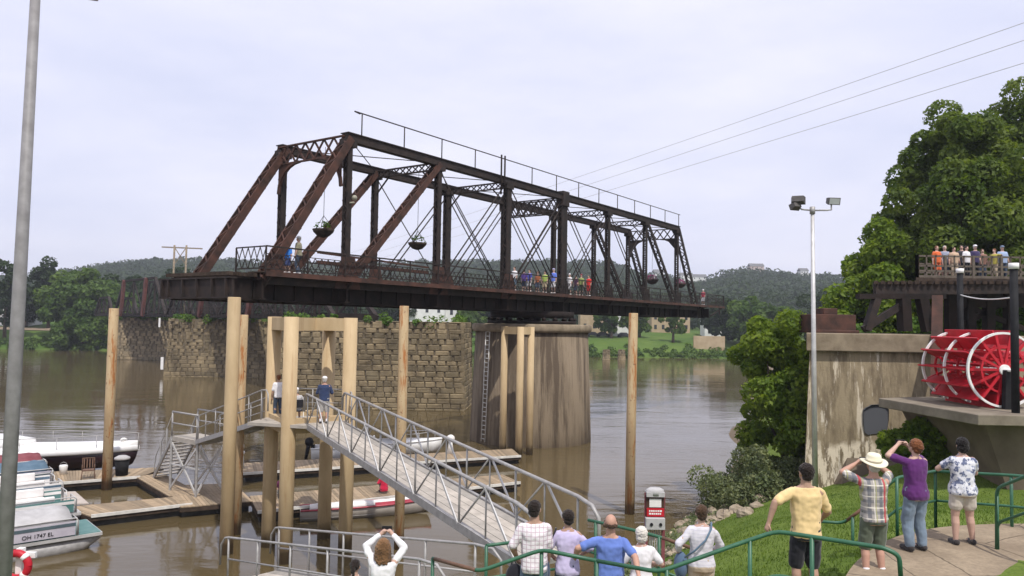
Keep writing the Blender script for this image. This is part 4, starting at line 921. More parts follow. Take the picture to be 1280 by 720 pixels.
# ------------------------------------------------------------------ tan piles
def pile(x, y, z1, r, mat, label, lean=(0, 0), group='tan mooring piles in the water'):
    m = MB(); m.tube([(0, 0, -2), (lean[0]*.5, lean[1]*.5, z1*.5), (lean[0], lean[1], z1-.03), (lean[0], lean[1], z1)], [r, r*.98, r*.95, r*.9], 20); o = m.build('pile', mat); o.location = (x, y, 0)
    return tag(o, label, 'pile', group)
def wpile(px, py0, ptop, mat, r, label, dx=0):
    b = at(px, py0, z=0); z1 = CH+(403.4+.016*(px-640)-ptop)*b.y/CF; return pile(b.x, b.y, z1, r, mat, label, (dx, 0))
wpile(133, 612, 385, pile_r, .25, 'rust-streaked tan pile standing in the gap of the floating dock', .02)
wpile(282.5, 692, 371, pile_m, .255, 'thick tan pile in front of the stair tower, tallest on the left')
wpile(295, 668, 393, pile_r, .18, 'thinner orange-stained tan pile tight behind the thick one', .05)
wpile(498.5, 686, 382, pile_r, .2, 'single orange-stained tan pile seen through the gangway')
wpile(786.5, 642, 391, pile_r, .235, 'lone orange-stained tan pile out in the river on the right', .12)
def portal(name, label, legs, ztop, r, beam_pairs, bh, low=None):
    c = V((sum(l[0] for l in legs)/len(legs), sum(l[1] for l in legs)/len(legs), 0)); t = thing(name, tuple(c), label, 'pile frame')
    for (x, y) in legs:
        m = MB(); m.tube([(x-c.x, y-c.y, -2), (x-c.x, y-c.y, ztop)], r, 20); m.build('pile', pile_m, t)
    for a, b in beam_pairs: m = MB(); m.beam((legs[a][0]-c.x, legs[a][1]-c.y, ztop-bh/2-.02), (legs[b][0]-c.x, legs[b][1]-c.y, ztop-bh/2-.02), .34, bh); m.build('cap_beam', pile_m, t)
    if low:
        for a, b, z in low: m = MB(); m.beam((legs[a][0]-c.x, legs[a][1]-c.y, z), (legs[b][0]-c.x, legs[b][1]-c.y, z), .36, .55); m.build('cross_beam', pile_m, t)
    return t
def xy(px, d): p = at(px, 400, d=d); return (p.x, p.y)
portal('mooring_portal', 'big frame of four tan piles joined at the top around the gangway landing', [xy(343.5, 30.6), xy(364.5, 28.6), xy(412, 31.9), xy(438.5, 30.2)], 9.1, .27, [(0, 3), (0, 1), (2, 3), (1, 2)], .5, [(0, 1, 5.0), (1, 3, 5.0), (0, 2, 5.0)])
portal('mooring_portal', 'slim frame of three tan piles in front of the round swing pier', [xy(631, 53.3), xy(651, 52.0), xy(664, 52.6)], 8.75, .24, [(0, 1), (1, 2), (0, 2)], .5)

# ------------------------------------------------------------------ floating docks
def dock(label, px4, z=.5, th=.3, white=True, board=.16, mat=plank, name='floating_dock', along=False):
    """px4: front-left, front-right, back-right, back-left corners seen in the photo, on the dock level"""
    P = [at(*p, z=z) for p in px4]; c = (P[0]+P[1]+P[2]+P[3])/4; t = thing(name, (c.x, c.y, 0), label, 'dock', 'floating docks')
    P = [p-V((c.x, c.y, 0)) for p in P]; a0, a1, b1, b0 = P
    m = MB(); ln = max((a1-a0).length, (b1-b0).length); n = max(2, int(ln/board)); rr = random.Random(int(px4[0][0]))
    for k in range(n):
        f0, f1 = (k+.04)/n, (k+.96)/n; q = [a0.lerp(a1, f0), a0.lerp(a1, f1), b0.lerp(b1, f1), b0.lerp(b1, f0)]; dz = rr.uniform(-.006, .006)
        m.add([p+V((0, 0, dz)) for p in q]+[p+V((0, 0, dz-.04)) for p in q], [(0,1,2,3),(4,7,6,5),(0,4,5,1),(1,5,6,2),(2,6,7,3),(3,7,4,0)])
    m.build('deck_boards', mat, t)
    m = MB()
    for p, q in ((a0, a1), (b0, b1), (a0, b0), (a1, b1)): m.beam(p+V((0, 0, -.14)), q+V((0, 0, -.14)), .07, .18)
    m.build('frame', tim_dark, t)
    if white: m = MB(); m.beam(a0+V((0, 0, .0))-(b0-a0).normalized()*.06, a1-(b1-a1).normalized()*.06, .07, .13); m.build('edge_strip', edge_w, t)
    m = MB(); nf = max(1, int(ln/1.5))
    for k in range(nf):
        f0, f1 = (k+.08)/nf, (k+.92)/nf; q = [a0.lerp(a1, f0).lerp(b0, .06), a0.lerp(a1, f1).lerp(b1, .06), b0.lerp(b1, f1).lerp(a1, .06), b0.lerp(b1, f0).lerp(a0, .06)]
        m.add([V((p.x, p.y, z-.23)) for p in q]+[V((p.x, p.y, -.3)) for p in q], [(0,1,2,3),(4,7,6,5),(0,4,5,1),(1,5,6,2),(2,6,7,3),(3,7,4,0)])
    m.build('floats', float_m, t)
    return t
dock('front finger of floating dock with a white edge, beside the pontoon boats', [(113, 645), (240, 630), (226, 620), (80, 634)])
dock('dock walkway running from the stairs to the front finger', [(211, 620), (252, 617), (203, 591), (170, 596)], white=False)
dock('back floating dock where the chair and the bin stand', [(60, 605), (176, 596), (204, 584), (48, 590)])
dock('dock section under the stair tower', [(226, 634), (316, 626), (292, 604), (205, 607)], white=False)
dock('middle finger of floating dock where the person in red sits', [(322, 640), (650, 603), (628, 593), (312, 620)])
dock('rear finger of floating dock reaching the three-pile frame', [(304, 592), (651, 570), (640, 561), (300, 579)])
q = [at(*p, z=.56) for p in ((66, 631), (111, 629), (94, 614), (52, 616))]; c = sum(q, V())/4; m = MB(); m.add([p-c for p in q]+[p-c-V((0, 0, .05)) for p in q], [(0,1,2,3),(4,7,6,5),(0,4,5,1),(1,5,6,2),(2,6,7,3),(3,7,4,0)]); o = m.build('plywood_sheet', ply); o.location = c; tag(o, 'pale plywood sheet covering the dock between boats and pool', 'plywood')

# ------------------------------------------------------------------ galvanised stairs, ramp, landing and gangways
def rail_run(mb, pts, h=1.1, r=.025, mid=(.55,), post=1.5, ends=True):
    pts = [V(p) for p in pts]; up = V((0, 0, 1))
    mb.tube([p+up*h for p in pts], r, 8)
    for mm in mid: mb.tube([p+up*mm for p in pts], r*.8, 6)
    for a, b in zip(pts, pts[1:]):
        n = max(1, round((b-a).length/post))
        for k in range(n+1): p = a+(b-a)*k/n; mb.tube([p, p+up*h], r, 6)
def plat(mb, P, th=.1, bulge=0):
    mb.add([V(p) for p in P]+[V(p)-V((0, 0, th)) for p in P], [(0,1,2,3),(4,7,6,5),(0,4,5,1),(1,5,6,2),(2,6,7,3),(3,7,4,0)])
def gangway(name, label, n0, n1, off, h, panels, deckmat, base=(0, 0, 0), ext=None, truss=True, curve=True):
    n0, n1, off = V(n0), V(n1), V(off); o = V((n0.x, n0.y, min(n0.z, n1.z)-.2)); t = thing(name, tuple(o), label, 'gangway'); n0, n1 = n0-o, n1-o; up = V((0, 0, 1)); d = (n1-n0)
    m = MB(); nb = 5
    for k in range(nb): a, b = off*(k+.03)/nb, off*(k+.97)/nb; plat(m, [n0+a, n1+a, n1+b, n0+b], .05)
    m.build('deck', deckmat, t)
    for s, nm in ((0, 'near'), (1, 'far')):
        a, b = n0+off*s, n1+off*s; e = -off.normalized()*.06 if s == 0 else off.normalized()*.06; a, b = a+e, b+e
        m = MB(); m.beam(a-up*.06, b-up*.06, .09, .2); m.build('side_beam', galv, t)
        m = MB(); hb = h; top = [a+up*hb, b+up*hb]
        if curve: top += [b+up*hb+d.normalized()*.5+up*-.06, b+up*(hb-.25)+d.normalized()*.72, b+up*(hb-.9)+d.normalized()*.74]; top = [a-d.normalized()*.45+up*(hb-.7), a-d.normalized()*.42+up*(hb-.2), a-d.normalized()*.2+up*(hb-.02)]+top
        m.tube(top, .045 if truss else .028, 8)
        if truss: m.tube([a+up*.55*h, b+up*.55*h], .02, 6) if False else None
        m.build('handrail', galv, t)
        for k in range(panels+1):
            p = a+d*k/panels; m = MB(); m.tube([p, p+up*hb], .026, 6); m.build('baluster', galv, t)
            if truss and k < panels:
                q = a+d*(k+.5)/panels; m = MB(); m.tube([q, q+up*hb], .02, 6); m.build('baluster', galv, t); m = MB(); m.tube([p, q+up*hb], .024, 6); m.build('diagonal_brace', galv, t)
                w = MB(); w.beam(q+up*hb+e*.6, a+d*(k+1)/panels+e*.6, .03, .055); w.build('bright_brace', alum, t)
        if not truss: m = MB(); m.tube([a+up*.52*h, b+up*.52*h], .022, 6); m.build('mid_rail', galv, t)
    for k in range(panels+1): p = n0+d*k/panels; m = MB(); m.beam(p-up*.11, p+off-up*.11, .08, .1); m.build('cross_beam', galv, t)
    return t
G0, G1 = at(386, 531, d=28.4), at(648, 700, d=15.3); 
gangway('truss_gangway', 'long grey truss gangway running down from the pile frame landing to the bank', G0, G1, (1.17, .62, 0), 1.12, 6, gang_deck)
a = V((-6.95, 19.35, 2.42)); b = V((-1.55, 13.95, 3.62)); 
gangway('short_gangway', 'short galvanised gangway with curved handrail ends in front of the woman taking photos', a, b, (.88, .9, 0), 1.1, 5, gang_deck, truss=False)
ld = thing('landing_platform', (-8.2, 30, 0), 'steel landing platform between the four tan piles at the top of the gangway', 'platform'); o = V(ld.location)
LZ = G0.z
m = MB(); pl = [(-9.9, 28.9), (-7.6, 28.2), (-6.2, 28.9), (-6.4, 30.9), (-9.5, 31.2)]; m.prism([(x-o.x, y-o.y) for x, y in pl], LZ-.12, LZ-.005); m.build('deck', gang_deck, ld)
m = MB(); rail_run(m, [(-9.5-o.x, 31.1-o.y, LZ), (-6.5-o.x, 30.8-o.y, LZ), (-6.1-o.x, 29.4-o.y, LZ)]); m.build('railing', galv, ld)
# sloping walkway to the stair tower
TW = V((-15.5, 37.6, 0)); TZ = 3.15
gangway('walkway_ramp', 'narrow railed walkway between the stair tower and the pile frame landing', (-14.9, 36.6, TZ), (-9.6, 29.7, LZ-.02), (.75, .62, 0), 1.15, 6, gang_deck, truss=False)
tw = thing('stair_tower', (TW.x, TW.y, .5), 'grey steel stair tower with steps going down left to the floating dock', 'stairs'); o = V(tw.location)
c4 = [V((-16.7, 37.9, TZ))-o, V((-14.85, 36.5, TZ))-o, V((-14.0, 37.6, TZ))-o, V((-15.9, 39.0, TZ))-o]
m = MB(); plat(m, c4, .22); m.build('top_platform', gang_deck, tw)
m = MB(); rail_run(m, [c4[0], c4[1]], 1.2, .045, (.65,), 5); rail_run(m, [c4[3], c4[2]], 1.2, .04, (.65,), 5); m.build('railing', galv, tw)
for p in c4: m = MB(); m.beam(p, V((p.x, p.y, 0)), .1, .1); m.build('leg', galv, tw)
m = MB()
for a, b in ((0, 1), (1, 2), (2, 3)):
    p, q = c4[a], c4[b]; m.beam(V((p.x, p.y, .1)), V((q.x, q.y, TZ-.8)), .06, .09); m.beam(V((q.x, q.y, .1)), V((p.x, p.y, TZ-.8)), .06, .09); m.beam(V((p.x, p.y, 1.3)), V((q.x, q.y, 1.3)), .06, .06)
m.build('brace', alum, tw)
s0, s1 = c4[0]+V((0, 0, -.1)), at(192, 597, z=.5)-o; w = (c4[3]-c4[0])
for e in (0, 1):
    m = MB(); m.beam(s0+w*e, s1+w*e, .07, .24); m.build('stringer', galv, tw)
    m = MB(); d = s1-s0
    for f in (.28, .62): p = s0+d*f+w*e; m.beam(p, p+V((0, 0, 1.05)), .08, .08)
    m.tube([s0+w*e+V((0, 0, 1.2)), s0+d*.9+w*e+V((0, 0, .95)), s0+d*.97+w*e+V((0, 0, .5)), s0+d*.97+w*e], .022, 6); m.build('stair_rail', galv, tw)
for k in range(11): p = s0+d*(k+.5)/11; m = MB(); m.beam(p, p+w, .26, .04); m.build('tread', gang_deck, tw)
pq = at(294, 597, z=.5); t = thing('short_pile', (pq.x, pq.y, 0), 'short tan post with white pump hose beside the stair tower', 'post'); m = MB(); m.tube([(0, 0, -1), (0, 0, 2.3)], .17, 16); m.build('post', pile_m, t)
m = MB(); m.ell((.3, -.1, 2.2), (.16, .16, .2)); m.ell((.32, -.1, 1.85), (.2, .15, .12)); m.tube([(.3, -.1, 2.2), (.42, -.15, 1.6), (.42, -.1, 1.0)], .06, 8); m.tube([(.1, -.2, 2.3), (.25, -.25, 2.5), (.3, -.1, 2.3)], .04, 8); m.build('pump_head', white_p, t)

# ------------------------------------------------------------------ boats
def hull(mb, ln, bm, h, dr=.25, rake=.5, z0=-.1, n=14, full=.97):
    """bow at +x; open top edge"""
    rings = []; K = 9
    for i in range(n+1):
        f = i/n; x = -ln/2+ln*f; w = bm/2*(1-max(0, (f-.45)/.55)**2.2*full) if f > .45 else bm/2*(.9+.1*f/.45); hh = h*(1+.28*f*f); ring = []
        for k in range(K):
            u = k/(K-1)*2-1; yy = abs(u)**.6*math.copysign(1, u)*w*(.82+.18*abs(u)); zz = z0+(hh-z0)*(abs(u)**2.4)+rake*f**4*(1-abs(u))*h*.9; xx = x+(dr*abs(u)*f**3)*1.2
            ring.append((xx, yy, zz))
        rings += ring
    fs = [(i*K+k, i*K+k+1, (i+1)*K+k+1, (i+1)*K+k) for i in range(n) for k in range(K-1)]+[tuple(reversed(range(K)))]
    mb.add(rings, fs, True)
    return [(rings[i*K], rings[i*K+K-1]) for i in range(n+1)]
def deck_from(mb, edges, i0, i1, dz, inset=.0, crown=.08):
    vs = []; 
    for (a, b) in edges[i0:i1+1]:
        a, b = V(a), V(b); 
        for u, cz in ((0, 0), (.25, crown*.75), (.5, crown), (.75, crown*.75), (1, 0)): p = a.lerp(b, inset+(1-2*inset)*u); vs.append((p.x, p.y, p.z+dz+cz))
    m_ = i1-i0+1; fs = [(i*5+k, (i+1)*5+k, (i+1)*5+k+1, i*5+k+1) for i in range(m_-1) for k in range(4)]; mb.add(vs, fs, True)
def two_sided(o, th=.03): s = o.modifiers.new('s', 'SOLIDIFY'); s.thickness = th; return o
# big white cruiser behind the back dock
p = at(160, 566, z=0); q0 = at(-20, 583, z=0); cr_len = 12.5; ang = math.atan2(.10, 1)
t = thing('cabin_cruiser', (p.x-cr_len/2+2.75, 45.0, 0), 'white motor cruiser with dark maroon hull moored behind the back dock', 'boat', rz=R(2.5))
m = MB(); E = hull(m, cr_len, 3.6, .95, .5); two_sided(m.build('hull', hull_d, t))
m = MB(); deck_from(m, E, 0, 14, .02, 0, .5); two_sided(m.build('foredeck', gel_w, t), .06)
m = MB()
for e in (0, 1): m.tube([V(E[i][e])+V((0, 0, .08)) for i in range(15)], .13, 8, sq=(.6, 1.3))
m.build('topside_band', gel_w, t)
m = MB(); m.loft([(-2.6, 0, 1.35, 3.6, 1.3), (-2.4, 0, 1.75, 3.3, 1.15), (-2.6, 0, 1.95, 2.2, .8)], 20); m.build('cabin_top', gel_w, t)
m = MB(); m.loft([(-5.2, 0, 1.5, 1.6, 1.2), (-5.4, 0, 2.35, 1.1, 1.0), (-5.6, 0, 2.4, .9, .9)], 18); m.build('windscreen', dark_glass, t)
m = MB()
for e in (-1, 1):
    L_ = [V(E[i][0 if e < 0 else 1]) for i in range(4, 15)]; tops = [v+V((0, -e*.05, .95)) for v in L_]; m.tube(tops, .022, 6)
    for v, w_ in list(zip(L_, tops))[::2]: m.tube([v, w_], .018, 6)
m.tube([tops[-1], V(E[14][0])+V((0, .05, .95))], .022, 6); m.build('bow_rail', galv, t)
m = MB(); m.ell((6.0, 0, 1.75), (.2, .14, .12)); m.tube([(5.9, 0, 1.7), (6.6, 0, 1.5)], .05, 8); m.build('anchor_roller', white_metal, t)
# open white speedboat behind the rear finger
def speedboat(name, label, px, py, ln, bm, rz, hm, dm, tarp=None, z=0, h=.75, screen=True, motor=True, d=None):
    p = at(px, py, z=0); t = thing(name, (p.x, p.y, 0), label, 'boat', rz=rz); m = MB(); E = hull(m, ln, bm, h); two_sided(m.build('hull', hm, t))
    m = MB(); deck_from(m, E, 8, 14, .02, 0, .12); m.build('foredeck', dm, t)
    m = MB(); deck_from(m, E, 0, 8, -.35, .08, 0); m.build('cockpit_floor', canvas_g, t)
    m = MB()
    for e in (0, 1):
        pts = [V(E[i][e])+V((0, 0, .03)) for i in range(15)]; m.tube(pts, .045, 6)
    m.build('gunwale', dm, t)
    if screen: m = MB(); m.add([(ln*.08, -bm*.36, h+.12), (ln*.08, bm*.36, h+.12), (-.02*ln, bm*.32, h+.5), (-.02*ln, -bm*.32, h+.5)], [(0,1,2,3)]); two_sided(m.build('windscreen', dark_glass, t), .02)
    for x in (-.3, -.12):
        m = MB(); m.box((ln*x-.25, -bm*.3, h-.35), (ln*x+.25, bm*.3, h)); m.box((ln*x-.3, -bm*.3, h), (ln*x-.18, bm*.3, h+.4)); m.build('seat', canvas_w, t, bevel=.04)
    if motor: m = MB(); m.ell((-ln/2-.25, 0, h+.35), (.28, .2, .3)); m.tube([(-ln/2-.28, 0, h+.2), (-ln/2-.5, 0, -.3)], [.14, .08], 10); m.beam((-ln/2-.1, 0, h+.05), (-ln/2+.1, 0, h+.05), .25, .25); m.build('outboard_motor', black_p, t)
    if tarp:
        m = MB(); deck_from(m, E, 1, 12, .04, .2, .16); o = two_sided(m.build('cover', tarp, t), .03); dp = o.modifiers.new('d', 'DISPLACE'); tx = bpy.data.textures.new('cover_folds', 'CLOUDS'); tx.noise_scale = .5; dp.texture = tx; dp.strength = .18
    return t
sbt = speedboat('speedboat', 'white open speedboat with a bow rail moored behind the rear dock finger', 486, 567, 6.6, 2.1, R(8), gel_w, gel_w)
m = MB(); m.tube([(.4, -.85, 1.35), (2, -.75, 1.45), (3.1, 0, 1.5), (2, .75, 1.45), (.4, .85, 1.35)], .02, 6)
for x, y in ((.4, -.85), (2, -.75), (3.1, 0), (2, .75), (.4, .85)): m.tube([(x, y, .85), (x, y, 1.4)], .016, 6)
m.build('bow_rail', alum, sbt)
speedboat('runabout', 'small white boat with a black outboard under the gangway landing', 432, 574, 4.2, 1.7, R(4), gel_w, gel_w, screen=False)
maroon_hull = mat_var('red_white_hull', (.30, .03, .05), (.42, .06, .08), 2, .4, .5, 0)
rowb = speedboat('rowing_skiff', 'long red and grey skiff under a white crumpled cover beside the middle finger', 455, 645, 5.7, 1.2, R(17), mat_var('skiff_grey_hull', (.30, .27, .24), (.42, .38, .34), 2, .5, .4, 0), maroon_hull, tarp=canvas_w, h=.48, screen=False, motor=False)
# pontoon boats side by side on the left
def pontoon(label, px, py, rz, ln, panelm, stripe, deckm, coverm=None, topm=None, regs=None, seats=True, z=0, fd=1.0):
    bow = at(px, py, z=0); t = thing('pontoon_boat', (bow.x-math.cos(rz)*ln/2, bow.y-math.sin(rz)*ln/2, 0), label, 'boat', 'pontoon boats side by side', rz=rz); hw = 1.2
    for s in (-.82, .82):
        m = MB(); m.tube([(-ln/2, s, .14), (ln/2-1.5, s, .14), (ln/2-.7, s, .2), (ln/2-.1, s, .42), (ln/2+.02, s, .5)], [.34, .34, .3, .14, .04], 16); m.build('pontoon', galv, t)
    m = MB(); m.box((-ln/2, -hw, .5), (ln/2-.05, hw, .62)); m.build('deck', alum, t)
    m = MB(); m.box((-ln/2+.1, -hw+.06, .62), (ln/2-.1, hw-.06, .65)); m.build('carpet', deckm, t)
    for s in (-1, 1):
        m = MB(); m.box((-ln/2+.1, s*hw-.03, .68), (ln/2-fd, s*hw+.03, 1.2)); fp = m.build('side_panel', panelm, t)
        m = MB(); m.box((-ln/2+.1, s*hw-.042, 1.02), (ln/2-fd, s*hw+.042, 1.14)); m.build('stripe', stripe, fp)
        m = MB(); m.tube([(-ln/2+.1, s*hw, .66), (-ln/2+.1, s*hw, 1.3), (ln/2-fd, s*hw, 1.3), (ln/2-fd+.1, s*hw, 1.2), (ln/2-fd+.1, s*hw, .66)], .025, 6); m.build('side_rail', alum, t)
        if regs and s < 0:
            cu = bpy.data.curves.new('registration_number', 'FONT'); cu.body = regs; cu.size = .2; cu.extrude = .004; tmp = bpy.data.objects.new('tmp_text', cu); COL.objects.link(tmp); bpy.context.view_layer.update(); me_ = bpy.data.meshes.new_from_object(tmp.evaluated_get(bpy.context.evaluated_depsgraph_get())); bpy.data.objects.remove(tmp); me_.materials.clear(); me_.materials.append(black_p); to = bpy.data.objects.new('registration_number', me_); COL.objects.link(to); to.parent = fp; to.location = (ln/2-fd-1.75, -hw-.046, .77); to.rotation_euler = (R(90), 0, 0)
    m = MB(); m.tube([(ln/2-fd+.05, -hw, .66), (ln/2-fd+.05, -hw, 1.28), (ln/2-fd+.05, -.4, 1.28), (ln/2-fd+.05, -.4, .66)], .022, 6); m.tube([(ln/2-fd+.05, hw, .66), (ln/2-fd+.05, hw, 1.28), (ln/2-fd+.05, .4, 1.28), (ln/2-fd+.05, .4, .66)], .022, 6); m.build('gate_rail', alum, t)
    if coverm:
        m = MB(); x0, x1 = -ln/2+.1, ln/2-fd-.1; K = 16; vs = []
        rr = random.Random(int(px))
        for i in range(K+1):
            x = x0+(x1-x0)*i/K
            for y, zz in ((-hw, 1.22), (-hw*.9, 1.34), (-.5, 1.48+.05*math.sin(i*1.3)), (0, 1.56), (.5, 1.48+.05*math.cos(i*1.7)), (hw*.9, 1.34), (hw, 1.22)): vs.append((x, y, zz+rr.uniform(-.02, .02)))
        m.add(vs, [(i*7+k, (i+1)*7+k, (i+1)*7+k+1, i*7+k+1) for i in range(K) for k in range(6)], True); two_sided(m.build('mooring_cover', coverm, t), .02)
    elif seats:
        for x in (-.2, .22):
            for s in (-1, 1): m = MB(); m.box((ln*x-.8, s*.85-.28, .65), (ln*x+.8, s*.85+.28, 1.02)); m.box((ln*x-.8, s*1.08-.08, 1.02), (ln*x+.8, s*1.08+.08, 1.4)); m.build('bench_seat', canvas_w, t, bevel=.05)
    if topm:
        m = MB(); vs = []
        for i in range(7):
            x = -ln*.3+ln*.42*i/6
            for k in range(7): y = -hw+2*hw*k/6; vs.append((x, y, 2.15+.18*math.cos(y/hw*1.3)-.03*abs(i-3)))
        m.add(vs, [(i*7+k, (i+1)*7+k, (i+1)*7+k+1, i*7+k+1) for i in range(6) for k in range(6)], True); two_sided(m.build('canopy', topm, t), .03)
        m = MB()
        for s in (-1, 1):
            for x in (-ln*.3, ln*.12): m.tube([(-ln*.09, s*hw, 1.25), (x, s*hw, 2.18)], .02, 6)
        m.build('canopy_frame', alum, t)
    return t
HD = R(42)
pontoon('nearest pontoon boat, grey-covered with lavender panels and a registration number', 119, 676, HD, 7.0, lav, hull_b, teal, canvas_g, regs='OH 1747 EL')
pontoon('second pontoon boat with teal side panels and open white seats', 94, 651, HD, 6.6, teal, canvas_w, canvas_g, None, fd=.35)
pontoon('third pontoon boat with white panels and pale seats', 78, 629, HD, 6.4, canvas_w, blue_canvas, canvas_g, None, fd=.35)
pontoon('fourth pontoon boat with a slate blue cover', 66, 612, HD, 6.2, lav, hull_b, canvas_g, blue_canvas, fd=.35)
pontoon('farthest pontoon boat with a maroon cover, next to the white cruiser', 58, 600, HD, 6.2, canvas_w, maroon, canvas_g, maroon, fd=.35)
# dock furniture
q = at(152, 594, z=.5); t = thing('trash_bin', tuple(q), 'dark rubbish bin with a grey lid on the back dock', 'bin'); m = MB(); m.loft([(0, 0, 0, .3, .3), (0, 0, .85, .36, .36)], 20); m.build('body', black_p, t); m = MB(); m.loft([(0, 0, .85, .4, .4), (0, 0, .95, .39, .39), (0, 0, 1.05, .2, .2)], 20); m.build('lid', canvas_g, t)
q = at(110, 598, z=.5); t = thing('dock_chair', tuple(q), 'metal armchair standing on the back dock beside the pile', 'chair', rz=.5); m = MB(); m.box((-.28, -.26, .42), (.28, .26, .47)); m.build('seat', brown_p, t)
m = MB(); m.tube([(-.27, .25, .45), (-.27, .4, 1.0), (.27, .4, 1.0), (.27, .25, .45)], .03, 6); 
for k in range(4): m.beam((-.2+k*.13, .27, .5), (-.2+k*.13, .4, .98), .05, .015)
m.build('backrest', brown_p, t)
for sx, sy in ((-1, -1), (1, -1), (-1, 1), (1, 1)): m = MB(); m.tube([(sx*.27, sy*.25, .45), (sx*.32, sy*.32, 0)], .022, 6); m.build('leg', brown_p, t)
for s in (-1, 1): m = MB(); m.tube([(s*.29, -.26, .45), (s*.29, -.26, .68), (s*.29, .32, .68)], .02, 6); m.build('armrest', brown_p, t)
q = at(79, 593, z=.5); t = thing('bucket', tuple(q), 'white bucket on the back dock in front of the cruiser', 'bucket'); m = MB(); m.loft([(0, 0, 0, .17, .17), (0, 0, .45, .21, .21), (0, 0, .5, .19, .19)], 16); m.build('body', white_p, t); m = MB(); m.tube([(-.2, 0, .42), (-.15, 0, .6), (0, 0, .66), (.15, 0, .6), (.2, 0, .42)], .012, 5); m.build('handle', galv, t)
q = at(563, 567, z=.5); t = thing('dock_pedestal', tuple(q), 'white dock pedestal with a round lamp head on the rear finger', 'pedestal'); m = MB(); m.loft([(0, 0, 0, .24, .2), (0, 0, .55, .14, .14), (0, 0, .8, .12, .12)], 14); m.build('post', white_p, t); m = MB(); m.ell((0, 0, .98), (.27, .24, .24)); m.build('lamp_head', canvas_w, t)
# life ring on its post
q = at(22, 706, d=17.6); zb = 0; t = thing('life_ring_post', (q.x, q.y, 1.2), 'white post at the lower left edge', 'post'); m = MB(); m.beam((0, .1, 0), (0, .1, q.z-1.2+.35), .14, .14); m.build('post', white_p, t); m = MB(); m.beam((-.3, .1, q.z-1.2+.2), (.35, .1, q.z-1.2+.2), .08, .12); m.build('crosspiece', white_p, t)
lr = thing('life_ring', tuple(q), 'red life ring with white bands hanging on the white post', 'life ring'); m = MB(); pts = [(math.cos(2*math.pi*k/32)*.28, -.06, math.sin(2*math.pi*k/32)*.28) for k in range(33)]; m.tube(pts, .085, 12, caps=False); m.build('ring', red_p, lr)
for j in range(4):
    a = R(45+90*j); m = MB(); m.tube([(math.cos(a+e)*.28, -.06, math.sin(a+e)*.28) for e in (-.16, -.05, .05, .16)], .092, 12); m.build('band', white_p, lr)
t = thing('ring_dock', (q.x, q.y, 0), 'low dock corner under the life ring post', 'dock'); m = MB(); m.box((-1.2, -.8, .9), (.4, .6, 1.2)); m.build('deck_boards', plank, t); m = MB(); m.tube([(0, 0, -1), (0, 0, 1)], .14, 10); m.build('pile', pile_m, t)

# ------------------------------------------------------------------ green railings along the path
def grail(label, pts, posts, mids=(.52,), col=green_p, r=.026, brown=None):
    """pts: (px, py, distance) along the top rail; posts: indices or fractions where posts stand"""
    P = [at(p[0], p[1], d=p[2]) for p in pts]; c = V((sum(p.x for p in P)/len(P), sum(p.y for p in P)/len(P), 0)); c.z = gz(c.x, c.y); t = thing('green_railing', tuple(c), label, 'railing', 'green pipe railings along the path')
    P = [p-c for p in P]; m = MB()
    def rounded(Q, rad=.12):
        out = [Q[0]]
        for a, b, d in zip(Q, Q[1:], Q[2:]):
            u, w = (a-b), (d-b); e = min(rad, u.length*.4, w.length*.4); p0, p1 = b+u.normalized()*e, b+w.normalized()*e
            out += [p0.lerp(b, x).lerp(b.lerp(p1, x), x) for x in (0, .33, .66, 1)]
        return out+[Q[-1]]
    m.tube(rounded(P), r, 10); m.build('top_rail', col, t)
    for dz in mids: m = MB(); m.tube(rounded([p-V((0, 0, dz)) for p in P]), r*.85, 8); m.build('mid_rail', col, t)
    for f in posts:
        i = min(int(f), len(P)-2); p = P[i].lerp(P[i+1], f-i); g0 = gz(p.x+c.x, p.y+c.y)-c.z-.1; m = MB(); m.tube([(p.x, p.y, min(g0, p.z-.9)), tuple(p)], r, 10); m.build('post', col, t)
    if brown: i0, i1 = brown; m = MB(); m.tube([P[i0].lerp(P[i0+1], .08), P[i0].lerp(P[i0+1], .95)], r*1.06, 10); m.build('brown_section', brown_p, t)  # brown length laid over the green top rail
    return t
grail('nearest green railing that the man in yellow holds, ending in a curve on the right', [(1126, 722, 8.55), (1124, 694, 8.55), (1105, 685, 8.6), (970, 664, 9.3), (920, 681, 9.35), (824, 715, 9.35), (746, 701, 9.9)], [0, 2.65, 3.65, 4.9, 6])
grail('green railing in front of the man in plaid, dipping at its left end', [(746, 701, 9.9), (677, 687, 10.3), (600, 714, 10.25), (541, 698, 11.2)], [1, 3], brown=(2, 3))
grail('green railing between the gangway and the couple in pale shirts', [(608, 682, 12.0), (640, 678, 12.3), (700, 672, 12.6)], [0, 2], mids=(.5,))
grail('green railing behind the white-haired woman, running down to the brown end', [(735, 650, 12.9), (785, 661, 12.5), (824, 671, 12.2), (868, 686, 12.0)], [.2, 2], brown=(2, 3))
grail('green railing with a brown bend behind the man in the straw hat', [(1000, 650, 13.6), (1054, 654, 13.5), (1078, 636, 13.2), (1121, 597, 12.9), (1169, 589, 13.7)], [.2, 1.5, 3, 4], brown=(1, 2))
grail('back green railing behind the woman in the floral top', [(1169, 589, 13.7), (1264, 594, 13.0), (1330, 600, 12.4)], [0, 1, 2])
grail('green railing entering from the right edge on the near side of the path', [(1246, 700, 11.7), (1246, 610, 11.7), (1290, 592, 11.0), (1340, 570, 10.4)], [.9, 3])
